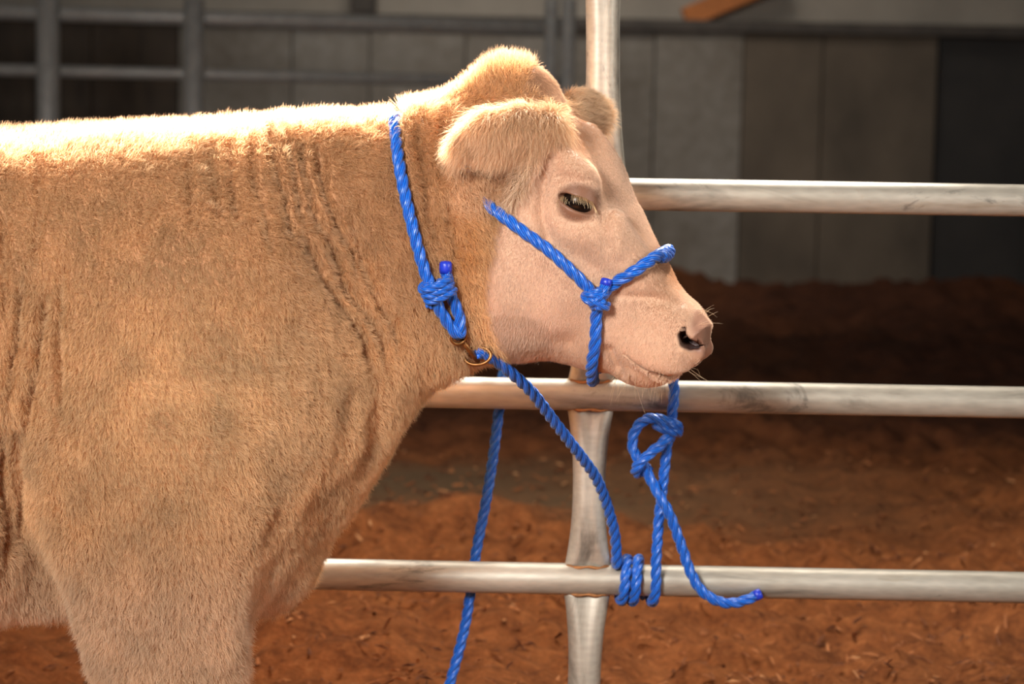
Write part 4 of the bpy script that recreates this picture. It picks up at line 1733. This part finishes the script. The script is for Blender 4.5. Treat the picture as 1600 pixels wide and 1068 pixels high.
sb = (np.array([bh[0], bh[2]]) - _A0) @ AXD
over = [over_nose(sb + a, b, HOFF) for a, b in ((.002, -.034), (.004, -.012), (.003, .012), (.0, .036), (-.006, .056))]
rope('nose_band', [KC + np.array([.006, 0, -.003])] + nose_near + over, halter)
chin = [KC + np.array([0, 0, -.008])] + [on_hide(px, py, HOFF) for px, py in CHIN_PX[1:]]
ch = to_head(chin[-1][None])[0]
chin += [head_world([ch[0] - .002, ch[1] + .022, ch[2] - .010]), head_world([ch[0] - .004, .0, ch[2] - .010]), head_world([ch[0] - .006, -ch[1] - .01, ch[2] + .004]), head_world([ch[0] - .004, -ch[1] + .006, ch[2] + .03])]
rope('chin_rope', chin, halter)
for (c_, r1, r2, tl, turns, rr) in ((np.array([-.001, 0, .003]), .0165, .0125, .30, 1.15, .80), (np.array([.001, .0, -.010]), .0175, .0125, -.25, 1.1, .80), (np.array([.002, 0, -.003]), .0135, .0135, 1.15, 1.1, .78)):
    hx, hz = np.array([math.cos(tl), 0, math.sin(tl)]), knn
    pts = []
    for i in range(40):
        a = 2 * math.pi * turns * i / 39 + .9
        pts.append(KC + c_ + hx * math.cos(a) * r1 + hz * math.sin(a) * r2 + np.cross(hx, hz) * (.006 * (i / 39 - .5)))
    rope('knot', pts, halter, ROPE_R * rr)
st = [KC + np.array([.004, -.004, -.006]), KC + np.array([.012, -.008, .008]), head_pt(946, 438, -.095)]
st[-1] = KC + np.array([.015, -.006, .019])
rope('tail_stub', st, halter, ROPE_R * .9)
rope_cap('rope_end', st[-1], st[-1] - st[-2], halter, ROPE_R * .95, .010)

# ---- lead rope from the snap to the low rail, wrapped round it
FR = FENCE_Y - RAIL_R - ROPE_R - .001
lead = empty('lead_rope', tuple(line_at(*RAILS['low'], 975)))
tag(lead, 'dark blue lead rope running from the snap to wraps on the lowest rail', 'rope')
yl0 = S1[1] - .004
LP = [(744, 551, 0), (756, 553, .02), (775, 564, .06), (802, 585, .14), (832, 614, .24), (858, 648, .36), (884, 682, .48), (908, 713, .60), (930, 744, .72), (944, 776, .82), (954, 808, .90), (961, 838, .96)]
lp = [P(a, b, yl0 + (FR - yl0) * t) for a, b, t in LP]
low = lambda px: line_at(*RAILS['low'], px)
RW = RAIL_R + ROPE_R * .97


def wrap(px0, px1, a0, a1, num):
    """path round the low rail; angle 0 = top, 90 deg = away from the viewer"""
    out = []
    for i in range(num):
        t = i / (num - 1)
        c = low(px0 + (px1 - px0) * t)
        a = a0 + (a1 - a0) * t
        out.append(c + RW * np.array([0, math.sin(a), math.cos(a)]))
    return out


lp.append(low(962) + np.array([0, -RW * .72, RW * .95]))
lp += wrap(962, 1004, .05, .05 + 2 * math.pi * 2.42, 40)
rope('lead_line', lp, lead)

# ---- tie rope with slip knot on the fence
tie = empty('tie_rope', tuple(P(1030, 700, FR)))
tag(tie, 'blue tie rope with slip knot, open loop and curled tail hanging below the muzzle', 'rope')
q = lambda a, b, o=0.0: P(a, b, FR + o)
chb = head_world([ch[0] - .006, -ch[1] - .006, ch[2] + .008])
stand = [chb, P(975, 566, .20), P(1025, 566, .33), P(1049, 574, .372), q(1052, 592), q(1053, 615), q(1051, 640, -.002), q(1047, 665, -.002), q(1043, 690), q(1038, 735), q(1034, 770, .006), q(1030, 805, .006), q(1027, 845), q(1025, 880, -.001),
         low(1023) + np.array([0, -RW, 0]), low(1021) + RW * np.array([0, -.72, -.72]), low(1019) + RW * np.array([0, .05, -1.02]), low(1018) + RW * np.array([0, .75, -.7]), low(1020) + RW * np.array([0, 1.0, 0.1])]
rope('standing_line', stand, tie)
loop = [q(1060, 664, -.012), q(1046, 660, -.024), q(1032, 655, -.024), q(1018, 653, -.018), q(1003, 659, -.012), q(992, 673, -.008), q(988, 690, -.006), q(991, 706, -.008), q(999, 719, -.014), q(1008, 733, -.006), q(1019, 753, -.006), q(1031, 775, -.016), q(1042, 795, -.018), q(1051, 815, -.012),
        q(1060, 840, -.008), q(1068, 862, -.006), q(1075, 884, -.008), q(1083, 902, -.010), q(1094, 920, -.012), q(1110, 933, -.012), q(1130, 941, -.010), q(1150, 941, -.006), q(1168, 936, -.004), q(1181, 930, -.003)]
rope('loop_and_tail', loop, tie)
rope_cap('rope_end', loop[-1], loop[-1] - loop[-2], tie, ln=.012)
band = [q(1047, 684, .004), q(1046, 680, -.018), q(1033, 694, -.026), q(1018, 706, -.028), q(1005, 718, -.028), q(995, 729, -.022), q(994, 738, -.004), q(1003, 738, .006), q(1016, 728, .008)]
rope('loop_band', band, tie)
kn = []
for i in range(44):
    t = i / 43
    a = 2 * math.pi * 1.7 * t + 2.6
    kn.append(q(1043, 657 + 15 * t, -.004) + np.array([math.cos(a) * .0205, math.sin(a) * .0215, -.10 * .0205 * math.cos(a) * 2]))
rope('knot', kn, tie, ROPE_R * .92)

# ---- loose rope hanging behind the rails
hang = empty('hanging_rope', (float(P(742, 870, .47)[0]), .47, 0))
tag(hang, 'slack blue rope hanging down behind the fence rails', 'rope')
HB = FENCE_Y + RAIL_R + ROPE_R + .002
tp = line_at(*RAILS['top'], 800)
hp_ = [tp + np.array([.0, -RW, -.10]), tp + np.array([0, -RW, 0]), tp + RW * np.array([0, -.7, .72]), tp + RW * np.array([0, 0, 1.02]), tp + RW * np.array([0, .72, .7]), tp + np.array([0, RW, -.01])]
hp_ += [P(a, b, HB + c) for a, b, c in ((797, 420, 0), (791, 530, 0), (786, 580, 0), (781, 625, 0), (776, 670, .0), (768, 730, .0), (758, 790, .0), (748, 840, 0), (741, 880, 0), (735, 925, 0), (726, 980, .0), (712, 1035, 0), (698, 1085, .0), (690, 1130, .0))]
e_ = hp_[-1]
gz = float(ground_z(np.array([e_[0] - .05]), np.array([e_[1] + .03]))[0])
ez = e_[2]
hp_ += [np.array([e_[0] - .03, e_[1] + .01, max(ez * .45, gz + .07)]), np.array([e_[0] - .07, e_[1] + .03, gz + .022]), np.array([e_[0] - .13, e_[1] + .06, gz + .016]), np.array([e_[0] - .22, e_[1] + .07, float(ground_z(np.array([e_[0] - .22]), np.array([e_[1] + .07]))[0]) + .014])]
rope('hanging_line', hp_, hang)
